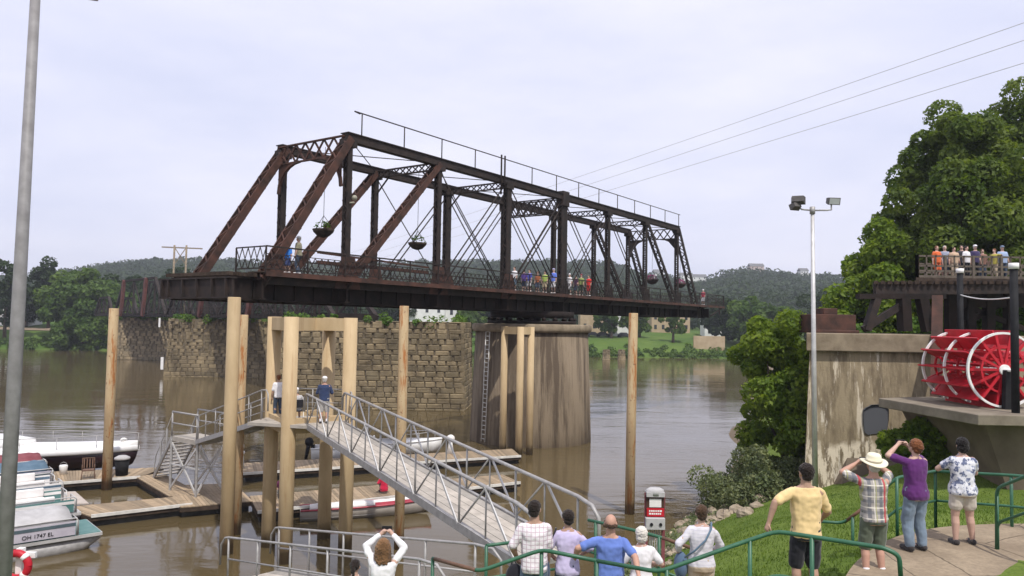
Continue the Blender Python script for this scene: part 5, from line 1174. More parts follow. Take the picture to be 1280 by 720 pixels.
# call box / notice cabinet on posts above the bank
kb = at(818, 690, d=17.0); kb.z = gz(kb.x, kb.y); t = thing('notice_cabinet', tuple(kb), 'red and white notice cabinet on two posts between bank and river', 'cabinet'); s = 17.0/950
hz0 = at(818, 660, d=17).z-kb.z; hz1 = at(818, 613, d=17).z-kb.z
for x in (-.19, .19): m = MB(); m.beam((x, 0, -.2), (x, 0, hz1-.05), .05, .07); m.build('post', maroon, t)
m = MB(); m.box((-.2, -.06, hz0+.25), (.2, .06, hz1-.1)); m.build('backboard', rust_red, t)
m = MB(); m.loft([(0, 0, hz1-.1, .2, .13), (0, 0, hz1+.02, .2, .13), (0, 0, hz1+.06, .12, .08)], 14); m.box((-.2, -.12, hz1-.12), (.2, .1, hz1-.02)); m.build('hood', canvas_g, t)
m = MB(); m.box((-.13, -.075, hz0+.47), (.13, -.06, hz1-.17)); m.build('notice_sheet', canvas_w, t)
m = MB(); m.box((-.19, -.08, hz0+.27), (.19, -.062, hz0+.45)); sg = m.build('red_sign', red_p, t)
m = MB(); rr = random.Random(4)
for k, zz in enumerate((.39, .33)):
    x = -.14
    while x < .12: w_ = rr.uniform(.02, .05); m.box((x, -.084, hz0+zz-.018), (x+w_, -.08, hz0+zz+.018)); x += w_+.012
m.build('white_lettering', white_p, sg)
m = MB(); m.box((-.22, -.17, hz0), (.2, .08, hz0+.25)); bx = m.build('box', canvas_g, t, bevel=.01)
for x in (-.1, .1): m = MB(); m.tube([(x, -.19, hz0+.12), (x, -.17, hz0+.12)], .035, 10); m.build('dial', black_p, bx)
m = MB(); 
for k in range(5): m.tube([(-.1+k*.05, 0, 0), (-.1+k*.05, 0, hz0)], .012, 6)
m.build('conduit', galv, t)
# flower baskets hanging under the top chord
flower = mat_var('purple_petunias', (.18, .03, .09), (.35, .08, .2), 9, .8, .2, 0, island=True)
def s_at(px, y=-2.7):
    lo, hi = -28., 34.
    for _ in range(40):
        mid = (lo+hi)/2; p = bpt(mid, y, 12)-V((0, 0, CH)); x = 640+CF*(p.dot(_Rt))/(p.dot(_f))
        lo, hi = (mid, hi) if x < px else (lo, mid)
    return lo
def basket(px, py, y, r, lab, flowers):
    s = s_at(px, y); q = bpt(s, y, 12); z = CH+(403.4+.016*(px-640)-py)*q.y/CF
    p = bpt(s, y, z); t = thing('hanging_basket', tuple(p), lab, 'hanging basket', 'baskets hanging inside the bridge trusses'); m = MB()
    m.loft([(0, 0, -r*.75, r*.12, r*.12), (0, 0, -r*.6, r*.55, r*.55), (0, 0, -r*.25, r*.9, r*.9), (0, 0, 0, r, r)], 16); m.build('bowl', tim_dark, t)
    m = MB(); top = V((0, 0, r*1.25))
    for k in range(3): a = k*2.1; m.tube([(r*.95*math.cos(a), r*.95*math.sin(a), 0), top], .015, 5)
    m.tube([top, (0, 0, ZT-z-.3)], .015, 5); m.build('chain', rust_dark, t)
    foliage('plants', [(p.x, p.y, p.z+r*.1, r*.8)], 160 if flowers else 70, .16, flower if flowers else leaf_mid, t, int(abs(s)*10), up=.7)
# positions read off the photograph
basket(403, 286, -1.0, .6, 'dark bowl basket hanging at the left end of the bridge', False)
basket(521, 303, -1.0, .6, 'brown bowl basket hanging beside the second bridge panel', False)
basket(815, 349, .6, .7, 'purple flower basket hanging in the right half of the bridge', True)
basket(850, 354, .6, .7, 'purple flower basket nearest the right portal of the bridge', True)

# ------------------------------------------------------------------ people
def skin_mat(name, c): return mat_var(name, tuple(x*.92 for x in c), tuple(min(1, x*1.06) for x in c), 6, .55, .3, .02)
SK = {'fair': skin_mat('skin_fair', (.50, .32, .25)), 'tan': skin_mat('skin_tan', (.38, .235, .17)), 'red': skin_mat('skin_ruddy', (.47, .27, .20))}
def cloth(name, c, v=.12):
    if name in MATS: return MATS[name]
    k = N(name); k.col(k.ramp(k.noise(5, 6), [(.3, tuple(x*(1-v) for x in c)), (.7, tuple(min(.9, x*(1+v)) for x in c))])); k.rough(.9, .15); k.b.inputs['Sheen Weight'].default_value = .2
    k.bump(k.noise(60, 3), .08, .004); return k.m
def pattern_lines(k, axis, scale, lo, hi, off=0.0):
    sx = k.n('ShaderNodeSeparateXYZ'); k.l(k.co(), sx.inputs[0]); v = k.math('FRACT', k.math('ADD', k.math('MULTIPLY', sx.outputs[axis], scale), off+50))
    return k.math('MULTIPLY', k.math('GREATER_THAN', v, lo), k.math('LESS_THAN', v, hi))
def plaid(name, base, stripes):
    k = N(name); c = base
    for ax, sc, lo, hi, colr, f in stripes: c = k.mix(k.math('MULTIPLY', pattern_lines(k, ax, sc, lo, hi), f), c, colr)
    k.col(c); k.rough(.9, .15); return k.m
def floral(name, base, c1, c2):
    k = N(name); c = k.mix(k.ramp(k.noise(14, 2), [(.52, (0, 0, 0)), (.56, (1, 1, 1))]), base, c1); c = k.mix(k.ramp(k.noise(17, 2, k.co(rot=(1, 1, 0))), [(.58, (0, 0, 0)), (.62, (1, 1, 1))]), c, c2)
    k.col(c); k.rough(.9, .15); return k.m
HAIR = {'brown': cloth('hair_brown', (.06, .034, .02), .5), 'wavy': cloth('hair_wavy_brown', (.16, .085, .04), .65), 'dark': cloth('hair_dark', (.02, .014, .012), .3), 'grey': cloth('hair_grey', (.45, .42, .38), .15), 'white': cloth('hair_white', (.62, .58, .52), .1), 'auburn': cloth('hair_auburn', (.16, .06, .025), .3), 'black': cloth('hair_black', (.012, .01, .01), .2)}
eye_m = black_p; shoe_d = cloth('shoe_dark', (.04, .035, .035)); shoe_w = cloth('shoe_white', (.7, .7, .68)); denim = cloth('blue_denim', (.10, .15, .21), .25); denim_l = cloth('light_denim', (.17, .22, .28), .25); denim_d = cloth('dark_denim', (.05, .07, .11), .25)
folds = bpy.data.textures.new('cloth_folds', 'CLOUDS'); folds.noise_scale = .11; folds.noise_depth = 1
hairt = bpy.data.textures.new('hair_locks', 'CLOUDS'); hairt.noise_scale = .022; hairt.noise_depth = 3
def solid(mb, name, mat, parent, vox, sm=4, disp=0, tex=None):
    o = mb.build(name, mat, parent); r = o.modifiers.new('r', 'REMESH'); r.mode = 'VOXEL'; r.voxel_size = vox; r.use_smooth_shade = True
    if sm: s = o.modifiers.new('s', 'SMOOTH'); s.factor = .5; s.iterations = sm
    if disp: d = o.modifiers.new('d', 'DISPLACE'); d.texture = tex or folds; d.strength = disp; d.mid_level = .5
    return o
def ik(a, b, l1, l2, hint):
    a, b, hint = V(a), V(b), V(hint); d = b-a; L_ = min(d.length, (l1+l2)*.995); u = d.normalized(); b = a+u*L_
    x = (l1*l1-l2*l2+L_*L_)/(2*L_); h = math.sqrt(max(l1*l1-x*x, 1e-6)); n = hint-u*hint.dot(u)
    if n.length < 1e-4: n = V((0, 0, -1))-u*u.z*-1
    return a+u*x+n.normalized()*h, b
def hand(mb, w, d, side, palmn, s=1.0, curl=.5, q=1.0):
    """palm and five fingers from the wrist w along d; palmn = direction the palm faces; side = +1 right hand"""
    d = V(d).normalized(); pn = V(palmn); pn = (pn-d*pn.dot(d)).normalized(); ac = d.cross(pn).normalized()*side
    pc = w+d*.045*s
    mb.capsule(w-d*.01*s, w+d*.075*s, .026*s, .034*s, 10)
    for j in (-1, 0, 1): mb.capsule(w+d*.03*s+ac*j*.012*s, w+d*.085*s+ac*j*.024*s, .017*s, .014*s, 8)
    for j, (o, ln) in enumerate(((-.031, .062), (-.0105, .075), (.0105, .08), (.031, .07))):
        p0 = w+d*.082*s+ac*o*s; a1 = curl*.7; d1 = (d*math.cos(a1)+pn*math.sin(a1)); p1 = p0+d1*ln*.5*s; d2 = (d*math.cos(a1*2.4)+pn*math.sin(a1*2.4)); p2 = p1+d2*ln*.5*s
        mb.capsule(p0-d*.015*s, p1, .0095*s, .009*s, 8); mb.capsule(p1, p2, .009*s, .0075*s, 8)
    t0 = w+d*.03*s-ac*.026*s; t1 = t0+(d*.6-ac*.75+pn*.35).normalized()*.035*s; t2 = t1+(d*.85-ac*.2+pn*.45).normalized()*.032*s
    mb.capsule(t0, t1, .0125*s, .0105*s, 8); mb.capsule(t1, t2, .0105*s, .0085*s, 8)
def person(label, loc, H=1.75, yaw=0, girth=1.0, skin='fair', sex='m', shirt=None, sleeve=.42, hem=.47, bottom=None, blen='long', hair='brown', hairstyle='short', hat=None, lh=None, rh=None, lel=None, rel=None, shoes=None,
           legs=None, head_tilt=0.0, head_turn=0.0, lean=0.0, detail=2, group=None, seated=False, flare=1.0, socks=None, sag=0.0, palm=None, belly=1.0, shirt_name='shirt'):
    t = thing('person', tuple(loc), label, 'person', group, yaw); k = H/1.75; g = girth; vx = {2: .0075, 1: .016, 0: .028}[detail]*max(k, .8); cvx = {2: .010, 1: .018, 0: .03}[detail]
    hipz = .50*H if not seated else .17*H; ck = hipz/(.50*H) if seated else 1
    off = V((0, 0, hipz-.50*H)); tilt = Matrix.Rotation(-lean, 4, 'X'); piv = V((0, 0, .52*H))
    def T(p): p = V(p); return (tilt @ (p-piv))+piv+off if p.z > .52*H-.001 or True else p
    fem = sex == 'f'
    sw, hw_ = (.172 if fem else .196)*k*(1+(g-1)*.45), (.172 if fem else .160)*k*g
    ww = (.132 if fem else .148)*k*(1+(g-1)*1.25)
    sec = [(.455*H, hw_*.86, .112*k*g), (.495*H, hw_, .125*k*g*1.05), (.54*H, hw_*.97, .122*k*g*belly), (.60*H, ww*1.02, .112*k*g*belly), (.66*H, ww*1.04, .112*k*g), (.72*H, .158*k*(1+(g-1)*.8), .118*k*(1+(g-1)*.7)), (.77*H, sw*.93, .108*k*(1+(g-1)*.5)), (.80*H, sw*.84, .088*k), (.825*H, sw*.58, .070*k), (.842*H, .066*k, .062*k)]
    def torso(mb, grow, z0=0, z1=9, bot=0, n=20):
        rings = []
        S_ = [s for s in sec if z0 <= s[0] <= z1]
        if not S_ or S_[0][0] > z0+.005:
            if z0 > sec[0][0]:
                a = [s for s in sec if s[0] < z0][-1]; b = S_[0]; f = (z0-a[0])/(b[0]-a[0]); S_ = [(z0, a[1]+(b[1]-a[1])*f, a[2]+(b[2]-a[2])*f)]+S_
            else: S_ = [(z0, sec[0][1]*(1+bot), sec[0][2]*(1+bot))]+S_
        vs = []; 
        for z, rx, ry in S_:
            y0 = .012*k*math.sin((z/H-.5)*8)
            for j in range(n):
                a = 2*math.pi*j/n; c_, s_ = math.cos(a), math.sin(a); e = .86
                vs.append(T((math.copysign(abs(c_)**e, c_)*(rx+grow), math.copysign(abs(s_)**e, s_)*(ry+grow)+y0, z)))
        m_ = len(S_); mb.add(vs, [(i*n+j, i*n+(j+1) % n, (i+1)*n+(j+1) % n, (i+1)*n+j) for i in range(m_-1) for j in range(n)]+[tuple(reversed(range(n))), tuple(range((m_-1)*n, m_*n))], True)
    # joints
    hz = .930*H; neck = T((0, .0, .85*H)); hd = T((0, .018*k, hz)); SH = {e: T((e*(sw-.03*k), 0, .79*H)) for e in (-1, 1)}; HP = {e: V((e*.088*k*g**.6, 0, .49*H))+off for e in (-1, 1)}
    ua, fa = .165*H, .148*H
    tg = {-1: lh or (-.24*k*g, .06, .47*H), 1: rh or (.24*k*g, .06, .47*H)}; hint = {-1: lel or (-.5, -.7, -.2), 1: rel or (.5, -.7, -.2)}
    EL, WR_ = {}, {}
    for e in (-1, 1): EL[e], WR_[e] = ik(SH[e], V(tg[e]), ua, fa, V(hint[e]))
    KN, AN = {}, {}
    for e in (-1, 1):
        lt = (legs or {}).get(e, (e*.115*k, .0, .05*H))
        KN[e], AN[e] = ik(HP[e], V(lt), .2235*H, .2235*H, V((0, 1, .15)) if not seated else V((0, .2, 1)))
    b = MB(); torso(b, 0, .455*H)
    b.capsule(T((0, -.005, .82*H)), T((0, .01*k, .885*H)), .062*k*(1.1 if not fem else .9)*g**.3, .054*k*(1.08 if not fem else .9))
    RT = Matrix.Rotation(head_turn, 3, 'Z') @ Matrix.Rotation(head_tilt, 3, 'X')
    def HD(x, y, z): return hd+RT @ V((x*k, y*k, z*k))
    b.ell(HD(0, -.012, .02), (.077*k, .095*k, .098*k), 18, 12, RT); b.ell(HD(0, .03, -.045), (.056*k, .06*k, .068*k), 14, 9, RT)
    b.capsule(HD(0, .09, .005), HD(0, .112, -.022), .010*k, .016*k, 8); b.ell(HD(0, .082, -.058), (.024*k, .012*k, .009*k), 8, 5, RT); b.ell(HD(0, .072, -.09), (.025*k, .02*k, .018*k), 8, 5, RT)
    for e in (-1, 1): b.ell(HD(e*.079, -.008, -.012), (.012*k, .024*k, .034*k), 8, 6, RT)
    for e in (-1, 1):
        gg = 1+(g-1)*.6
        b.capsule(SH[e], EL[e], .056*k*gg, .043*k*gg); b.capsule(EL[e], EL[e].lerp(WR_[e], .3), .042*k*gg, .043*k*gg); b.capsule(EL[e].lerp(WR_[e], .25), WR_[e], .043*k*gg, .027*k)
        fd = (WR_[e]-EL[e]).normalized(); pn = V((palm or {}).get(e, (-e*.8, .5, -.2)))
        if detail: hand(b, WR_[e], fd, e, pn, k*1.02, .9 if palm and e in palm else .45)
        else: b.capsule(WR_[e], WR_[e]+fd*.1*k, .03*k, .025*k)
        b.capsule(HP[e], KN[e], .086*k*gg, .058*k*gg); b.capsule(KN[e], KN[e].lerp(AN[e], .32)+V((0, -.012*k, 0)), .055*k*gg, .058*k*gg); b.capsule(KN[e].lerp(AN[e], .3)+V((0, -.012*k, 0)), AN[e], .058*k*gg, .038*k)
        b.capsule(AN[e]+V((0, -.02, -.03*k)), AN[e]+V((0, .14*k, -.045*k)), .036*k, .03*k)
    solid(b, 'body', SK[skin], t, vx, 2)
    if detail == 2:
        for e in (-1, 1): m = MB(); m.ell(HD(e*.031, .088, .006), (.011*k, .006*k, .006*k), 8, 5, RT); m.build('eye', eye_m, t)
    # bottoms
    if bottom:
        m = MB(); torso(m, .018*k, .46*H, .60*H)
        end = {'long': .97, 'shorts': .52, 'brief': .28, 'bermuda': .62, 'capri': .75}[blen]; gg = 1+(g-1)*.6
        for e in (-1, 1):
            r0, r1, r2 = .100*k*gg, .073*k*gg*flare, .056*k*flare*1.05
            if end <= .5:
                m.capsule(HP[e]+V((0, 0, -.02)), HP[e].lerp(KN[e], end*2), r0, r0*.98)
            elif blen in ('shorts', 'bermuda'):
                q = HP[e].lerp(KN[e], .95 if blen == 'shorts' else 1.0); m.capsule(HP[e], q, r0, r1*1.28)
            else:
                m.capsule(HP[e], KN[e], r0, r1); q = KN[e].lerp(AN[e], (end-.5)*2); m.capsule(KN[e], q, r1, r2)
        solid(m, {'long': 'trousers', 'capri': 'trousers'}.get(blen, 'shorts'), bottom, t, cvx, 3, .022*k if detail else 0)
    if shirt:
        m = MB(); torso(m, .020*k, hem*H, .84*H, bot=.04)
        for e in (-1, 1):
            gg = 1+(g-1)*.6
            if sleeve <= .5: m.capsule(SH[e], SH[e].lerp(EL[e], sleeve*2), .061*k*gg, .064*k*gg)
            else: m.capsule(SH[e], EL[e], .061*k*gg, .053*k*gg); m.capsule(EL[e], EL[e].lerp(WR_[e], (sleeve-.5)*2), .055*k*gg, .042*k)
        solid(m, shirt_name, shirt, t, cvx, 3, .030*k if detail else 0)
        if detail == 2: m = MB(); m.tube([T((.058*k*math.cos(a), .005+.056*k*math.sin(a)-.0, .838*H+.012*k*math.cos(a*1+math.pi/2)*-1)) for a in [2*math.pi*j/16 for j in range(17)]], .013*k, 8, caps=False); m.build('collar', shirt, t)
    for e in (-1, 1):
        if socks: m = MB(); m.capsule(AN[e]+V((0, 0, .07*k)), AN[e]+V((0, 0, -.02*k)), .048*k, .047*k); m.build('sock', socks, t)
        m = MB(); f0, f1 = AN[e]+V((0, -.035*k, -.035*k)), AN[e]+V((e*.015, .155*k, -.052*k)); m.capsule(f0, f1, .050*k, .042*k); m.box(tuple(f0+V((-.05*k, -.04*k, -.055*k))), tuple(f0+V((.05*k, .05*k, -.03*k)))) if False else None
        solid(m, 'shoe', shoes or shoe_d, t, max(vx, .009), 1)
    # hair and hat
    hm = HAIR[hair]; m = MB()
    if hairstyle == 'short': m.ell(HD(0, -.026, .032), (.090*k, .100*k, .092*k), 18, 12, RT); m.ell(HD(0, -.052, -.03), (.077*k, .062*k, .072*k), 14, 8, RT)
    elif hairstyle == 'bob': m.ell(HD(0, -.025, .03), (.098*k, .105*k, .105*k), 18, 12, RT); m.ell(HD(0, -.045, -.045), (.094*k, .075*k, .085*k), 16, 10, RT)
    elif hairstyle == 'bald': m.tube([HD(.088*math.cos(a), -.012+.095*math.sin(a), -.02) for a in [R(180+22+ (136)*j/10) for j in range(11)]], .026*k, 8); m.capsule(HD(-.082, .0, -.01), HD(-.08, .02, .02), .013*k); m.capsule(HD(.082, .0, -.01), HD(.08, .02, .02), .013*k)
    elif hairstyle == 'long':
        m.ell(HD(0, -.025, .03), (.102*k, .108*k, .108*k), 18, 12, RT); rr = random.Random(3)
        for j in range(11):
            a = R(180+20+140*j/10); x, y = .088*math.cos(a), -.02+.088*math.sin(a); m.capsule(HD(x, y, .02), HD(x*1.1+rr.uniform(-.02, .02), y-.02, -.13-.05*math.sin(a-math.pi)+rr.uniform(-.03, .02)), .036*k, .03*k)
        for j in range(5): m.capsule(HD(-.06+.03*j, -.1, -.1), HD(-.05+.025*j, -.115, -.25+rr.uniform(-.03, .03)), .032*k, .016*k)
    elif hairstyle == 'ponytail': m.ell(HD(0, -.022, .028), (.088*k, .100*k, .098*k), 18, 12, RT); m.capsule(HD(0, -.11, .03), HD(0, -.14, -.03), .028*k, .034*k); m.capsule(HD(0, -.14, -.03), HD(.01, -.12, -.2), .034*k, .014*k)
    elif hairstyle == 'bun': m.ell(HD(0, -.025, .03), (.093*k, .102*k, .100*k), 18, 12, RT); m.ell(HD(0, -.07, -.05), (.07*k, .05*k, .05*k)); m.ell(HD(0, -.115, .01), (.05*k, .045*k, .045*k))
    solid(m, 'hair', hm, t, .0065 if detail == 2 else .018, 0, .028 if detail else 0, hairt)
    if hat:
        kind, hmat = hat; m = MB(); c = HD(0, -.012, .055); 
        if kind == 'straw':
            ring = lambda r, z, n=28: [(RT @ V((r*math.cos(2*math.pi*j/n)*k, r*1.12*math.sin(2*math.pi*j/n)*k, (z+.018*math.cos(4*math.pi*j/n)*(r > .15))*k)))+c for j in range(n)]
            R_ = [ring(.185, -.012), ring(.17, .002), ring(.1, .0), ring(.094, .08), ring(.075, .108), ring(.03, .10)]; vs = [p for q in R_ for p in q]; n = 28
            m.add(vs, [(i*n+j, i*n+(j+1) % n, (i+1)*n+(j+1) % n, (i+1)*n+j) for i in range(5) for j in range(n)]+[tuple(range(5*n, 6*n))], True); hb = two_sided(m.build('straw_hat', hmat, t), .006)
            m = MB(); m.tube([p for p in ring(.102, .018)]+[ring(.102, .018)[0]], .012*k, 6, caps=False); m.build('hat_band', cloth('hat_band', (.45, .40, .30)), hb)
        else:
            m.ell(c+V((0, 0, .01)), (.095*k, .108*k, .075*k), 16, 10, RT); m.ell(c+RT @ V((0, .11*k, .0)), (.07*k, .07*k, .012*k), 14, 6, RT); solid(m, 'cap', hmat, t, .01 if detail == 2 else .018, 1)
    t['_'] = 1; del t['_']
    return t, dict(SH=SH, EL=EL, WR=WR_, T=T, hd=hd, HD=HD, k=k)
def grnd(px, d, z): p = at(px, 400, d=d); return V((p.x, p.y, z))
def pz(px, d): p = at(px, 400, d=d); return V((p.x, p.y, gz(p.x, p.y)+.08))
def prop(root, name, label, cat, build):
    """a thing of its own held by a person: built in the person's frame, standing at top level"""
    M = Matrix.Translation(root.location) @ Matrix.Rotation(root.rotation_euler.z, 4, 'Z'); t = build(M); return t
def held(root, name, label, cat, shapes):
    M = Matrix.Translation(root.location) @ Matrix.Rotation(root.rotation_euler.z, 4, 'Z'); c = M @ V(shapes[0][2]); first = None
    if len(shapes) == 1:
        m = MB(); shapes[0][1](m, -V(shapes[0][2])); o = m.build(name, shapes[0][3]); o.location = c; o.rotation_euler = root.rotation_euler; return tag(o, label, cat)
    t = thing(name, tuple(c), label, cat, None, root.rotation_euler.z)
    for nm, fn, _, mt in shapes: m = MB(); fn(m, -V(shapes[0][2])); m.build(nm, mt, t)
    return t
def box_at(c, s): return lambda m, o: m.box(tuple(V(c)+o-V(s)/2), tuple(V(c)+o+V(s)/2))
def tube_at(pts, r): return lambda m, o: m.tube([V(p)+o for p in pts], r, 8)
def ell_at(c, s): return lambda m, o: m.ell(V(c)+o, s)

yellow = cloth('pale_yellow_polo', (.68, .50, .25)); black_c = cloth('black_cotton', (.018, .018, .024)); purple = cloth('deep_purple_tee', (.10, .025, .13)); bluec = cloth('mid_blue_tee', (.13, .20, .52)); lil = cloth('pale_lilac_blouse', (.52, .46, .66), .06)
whitec = cloth('white_cotton', (.74, .72, .74), .05); olive = cloth('olive_green_shorts', (.10, .12, .085)); khaki = cloth('khaki_beige', (.50, .40, .29)); beige = cloth('light_beige', (.55, .49, .42)); greyw = cloth('pale_grey_knit', (.58, .56, .60), .08)
plaid_w = plaid('pale_checked_shirt', (.76, .72, .74), [('X', 17, 0, .22, (.50, .38, .44), .75), ('Z', 17, 0, .22, (.50, .38, .44), .75)])
plaid_d = plaid('madras_plaid_shirt', (.38, .35, .33), [('X', 6.5, .1, .4, (.10, .11, .14), .7), ('Z', 6.5, .2, .48, (.12, .13, .15), .6), ('X', 6.5, .62, .7, (.66, .62, .55), .9), ('Z', 6.5, .72, .82, (.68, .64, .56), .9), ('X', 3.2, .26, .36, (.42, .05, .06), .9), ('X', 6.5, .75, .85, (.36, .36, .12), .6)])
floral_m = floral('blue_white_floral', (.66, .66, .70), (.13, .15, .24), (.30, .33, .44)); stripe_m = plaid('pale_striped_knit', (.62, .60, .64), [('Z', 22, 0, .3, (.50, .48, .55), .6)])
straw = cloth('cream_straw', (.76, .70, .52), .06)

# foreground: on the path, seen from behind
P_, J = person('man in pale yellow polo and black shorts resting his left hand on the green railing', grnd(1007, 9.9, 5.47), 1.79, R(-4), 1.04, 'tan', 'm', yellow, .40, .475, black_c, 'shorts', 'dark', 'short', lh=(-.50, -.12, 1.04), lel=(-.6, -.3, .1), rh=(.30, .30, 1.02), rel=(.5, -.8, -.3), head_tilt=R(4), head_turn=R(20), palm={-1: (0, 0, -1)})
P_, J = person('man in straw hat, plaid shirt and olive shorts holding a camera to his face', grnd(1091, 10.9, 5.45), 1.74, R(2), 1.04, 'red', 'm', plaid_d, .40, .48, olive, 'shorts', 'grey', 'short', ('straw', straw), lh=(-.14, .22, 1.60), lel=(-1, -.1, -.45), rh=(.12, .22, 1.60), rel=(1, -.1, -.7), socks=whitec, shoes=shoe_w, palm={-1: (1, -.2, 0), 1: (-1, -.2, 0)}, head_tilt=R(8))
held(P_, 'camera', 'small black camera held up by the man in the straw hat', 'camera', [('body', box_at((0, .26, 1.64), (.13, .05, .08)), (0, .26, 1.64), black_p)])
P_, J = person('woman in purple t-shirt and jeans filming with both hands at her eye', grnd(1143, 11.65, 5.66), 1.68, R(12), 1.07, 'fair', 'f', purple, .36, .46, denim_l, 'long', 'auburn', 'bun', lh=(-.13, .24, 1.54), lel=(-1, .2, -.3), rh=(.09, .26, 1.52), rel=(.8, -.1, -.8), head_turn=R(10), flare=1.25, shoes=shoe_d, palm={-1: (1, -.2, 0), 1: (-1, -.2, 0)}, head_tilt=R(8))
held(P_, 'camera', 'small dark camera held by the woman in the purple t-shirt', 'camera', [('body', box_at((-.02, .30, 1.58), (.13, .05, .08)), (-.02, .30, 1.58), black_p)])
P_, J = person('woman in blue and white floral top and pale shorts standing at the back railing', grnd(1201, 11.95, 5.68), 1.64, R(-6), 1.16, 'fair', 'f', floral_m, .30, .47, beige, 'brief', 'black', 'bob', lh=(-.12, .30, 1.16), lel=(-1, -.4, -.4), rh=(.10, .32, 1.14), rel=(.7, -.5, -.5), shoes=shoe_d, legs={-1: (-.12, -.02, .07), 1: (.15, .03, .07)}, head_tilt=R(-6))
P_, J = person('man in pale checked shirt and jeans carrying a black shoulder bag', grnd(672, 10.9, 4.66), 1.84, R(0), 1.03, 'tan', 'm', plaid_w, .44, .46, denim, 'long', 'dark', 'short', lh=(-.24, .16, .98), lel=(-.7, -.7, 0), rh=(.20, .16, .90), rel=(.6, -.8, 0), head_turn=R(-18))
held(P_, 'shoulder_bag', 'black bag hanging at the left side of the man in the checked shirt', 'bag', [('bag', ell_at((-.27, .12, .74), (.13, .09, .17)), (-.27, .12, .74), black_c), ('strap', tube_at([(-.33, .12, .82), (-.3, .14, .98), (-.22, .12, .86)], .014), None, black_c)])
P_, J = person('woman in pale lilac blouse and dark jeans with a strap over her shoulder', grnd(713, 11.0, 4.66), 1.69, R(3), .98, 'tan', 'f', lil, .62, .465, denim_d, 'long', 'dark', 'short', lh=(-.18, .22, .96), lel=(-.8, -.6, 0), rh=(.24, .2, 1.0), rel=(.8, -.6, 0), head_turn=R(12))
held(P_, 'handbag', 'dark handbag beside the woman in the pale lilac blouse', 'bag', [('bag', ell_at((-.29, .02, .80), (.05, .12, .17)), (-.29, .02, .80), denim_d), ('strap', tube_at([(-.29, .02, .95), (-.25, -.02, 1.2), (-.17, -.01, 1.42), (-.16, .1, 1.40)], .013), None, black_c)])
P_, J = person('balding man in blue t-shirt leaning with both arms spread on the railings', grnd(766, 10.75, 4.56), 1.80, R(-6), 1.07, 'red', 'm', bluec, .36, .45, denim_d, 'long', 'brown', 'bald', lh=(-.50, .12, 1.12), lel=(-.8, -.5, .1), rh=(.36, -.44, 1.12), rel=(.8, -.1, .1), head_turn=R(-10), lean=R(-2), palm={1: (0, 0, -1), -1: (0, 0, -1)})
P_, J = person('short white-haired woman in a white t-shirt beside the man in blue', grnd(804, 11.2, 4.5), 1.57, R(0), 1.05, 'fair', 'f', whitec, .40, .46, khaki, 'long', 'white', 'bob', lh=(-.20, .24, 1.0), rh=(.24, .22, .98))
P_, J = person('woman in pale striped sweater with a blue cross-body bag', grnd(878, 10.7, 4.86), 1.66, R(-3), 1.06, 'fair', 'f', stripe_m, .82, .50, khaki, 'long', 'brown', 'short', lh=(-.30, .10, .95), lel=(-.6, -.7, 0), rh=(.22, .28, .96), rel=(.7, -.6, -.1), flare=1.2)
held(P_, 'crossbody_bag', 'slate blue bag at the left hip of the woman in the striped sweater', 'bag', [('bag', ell_at((-.27, .06, .80), (.10, .13, .19)), (-.27, .06, .80), cloth('slate_blue_fabric', (.09, .14, .22))), ('strap', tube_at([(-.24, -.08, .95), (-.12, -.185, 1.08), (.02, -.185, 1.22), (.11, -.12, 1.36), (.13, -.02, 1.42), (.13, .08, 1.36)], .014), None, cloth('slate_blue_strap', (.11, .17, .24)))])
P_, J = person('woman with long wavy brown hair and white shirt holding a phone above her head', grnd(486, 10.7, 4.32), 1.66, R(0), 1.0, 'fair', 'f', whitec, .94, .46, denim_d, 'long', 'wavy', 'long', lh=(-.085, .20, 1.66), lel=(-1, 0, -.25), rh=(.10, .20, 1.66), rel=(1, 0, -.25), palm={-1: (1, .1, .3), 1: (-1, .1, .3)}, head_tilt=R(4))
held(P_, 'phone', 'dark phone held up by the woman with long wavy hair', 'phone', [('body', box_at((.005, .25, 1.73), (.14, .02, .075)), (.005, .25, 1.73), black_p)])
P_, J = person('girl with a dark ponytail standing left of the woman holding the phone', grnd(451.5, 11.2, 4.07), 1.47, R(-5), 1.0, 'fair', 'f', cloth('pale_peach_top', (.66, .50, .42)), .38, .46, denim, 'shorts', 'dark', 'ponytail')

# on the gangway landing
P_, J = person('man in navy shirt, grey shorts and white cap at the top of the gangway', (at(408, 400, d=28.9).x, 28.9, LZ-.02), 1.78, R(10), 1.14, 'red', 'm', cloth('navy_polo', (.03, .045, .10)), .45, .48, cloth('grey_shorts', (.42, .40, .38)), 'shorts', 'grey', 'short', ('cap', whitec), lh=(-.14, .28, 1.15), rh=(.16, .28, 1.15), detail=2, shoes=shoe_d, socks=whitec)
P_, J = person('person in white t-shirt and dark trousers standing between the tan piles', (at(352, 400, d=30.6).x+.05, 30.3, LZ-.02), 1.72, R(30), 1.0, 'tan', 'm', whitec, .42, .47, denim_d, 'long', 'auburn', 'short', detail=1)
cx, cy = at(373.5, 400, d=29.3).x, 29.3
t = thing('folding_chair', (cx, cy, LZ-.005), 'white framed folding chair on the gangway landing', 'chair', rz=R(15)); m = MB(); m.box((-.25, -.22, .40), (.25, .22, .43)); m.build('seat', black_c, t); m = MB(); m.box((-.25, -.25, .55), (.25, -.22, .85)); m.build('backrest', black_c, t)
for s in (-1, 1):
    m = MB(); m.tube([(s*.27, .3, 0), (s*.27, -.25, .88)], .016, 6); m.build('leg', white_metal, t); m = MB(); m.tube([(s*.27, -.32, 0), (s*.27, .24, .60)], .016, 6); m.build('leg', white_metal, t)
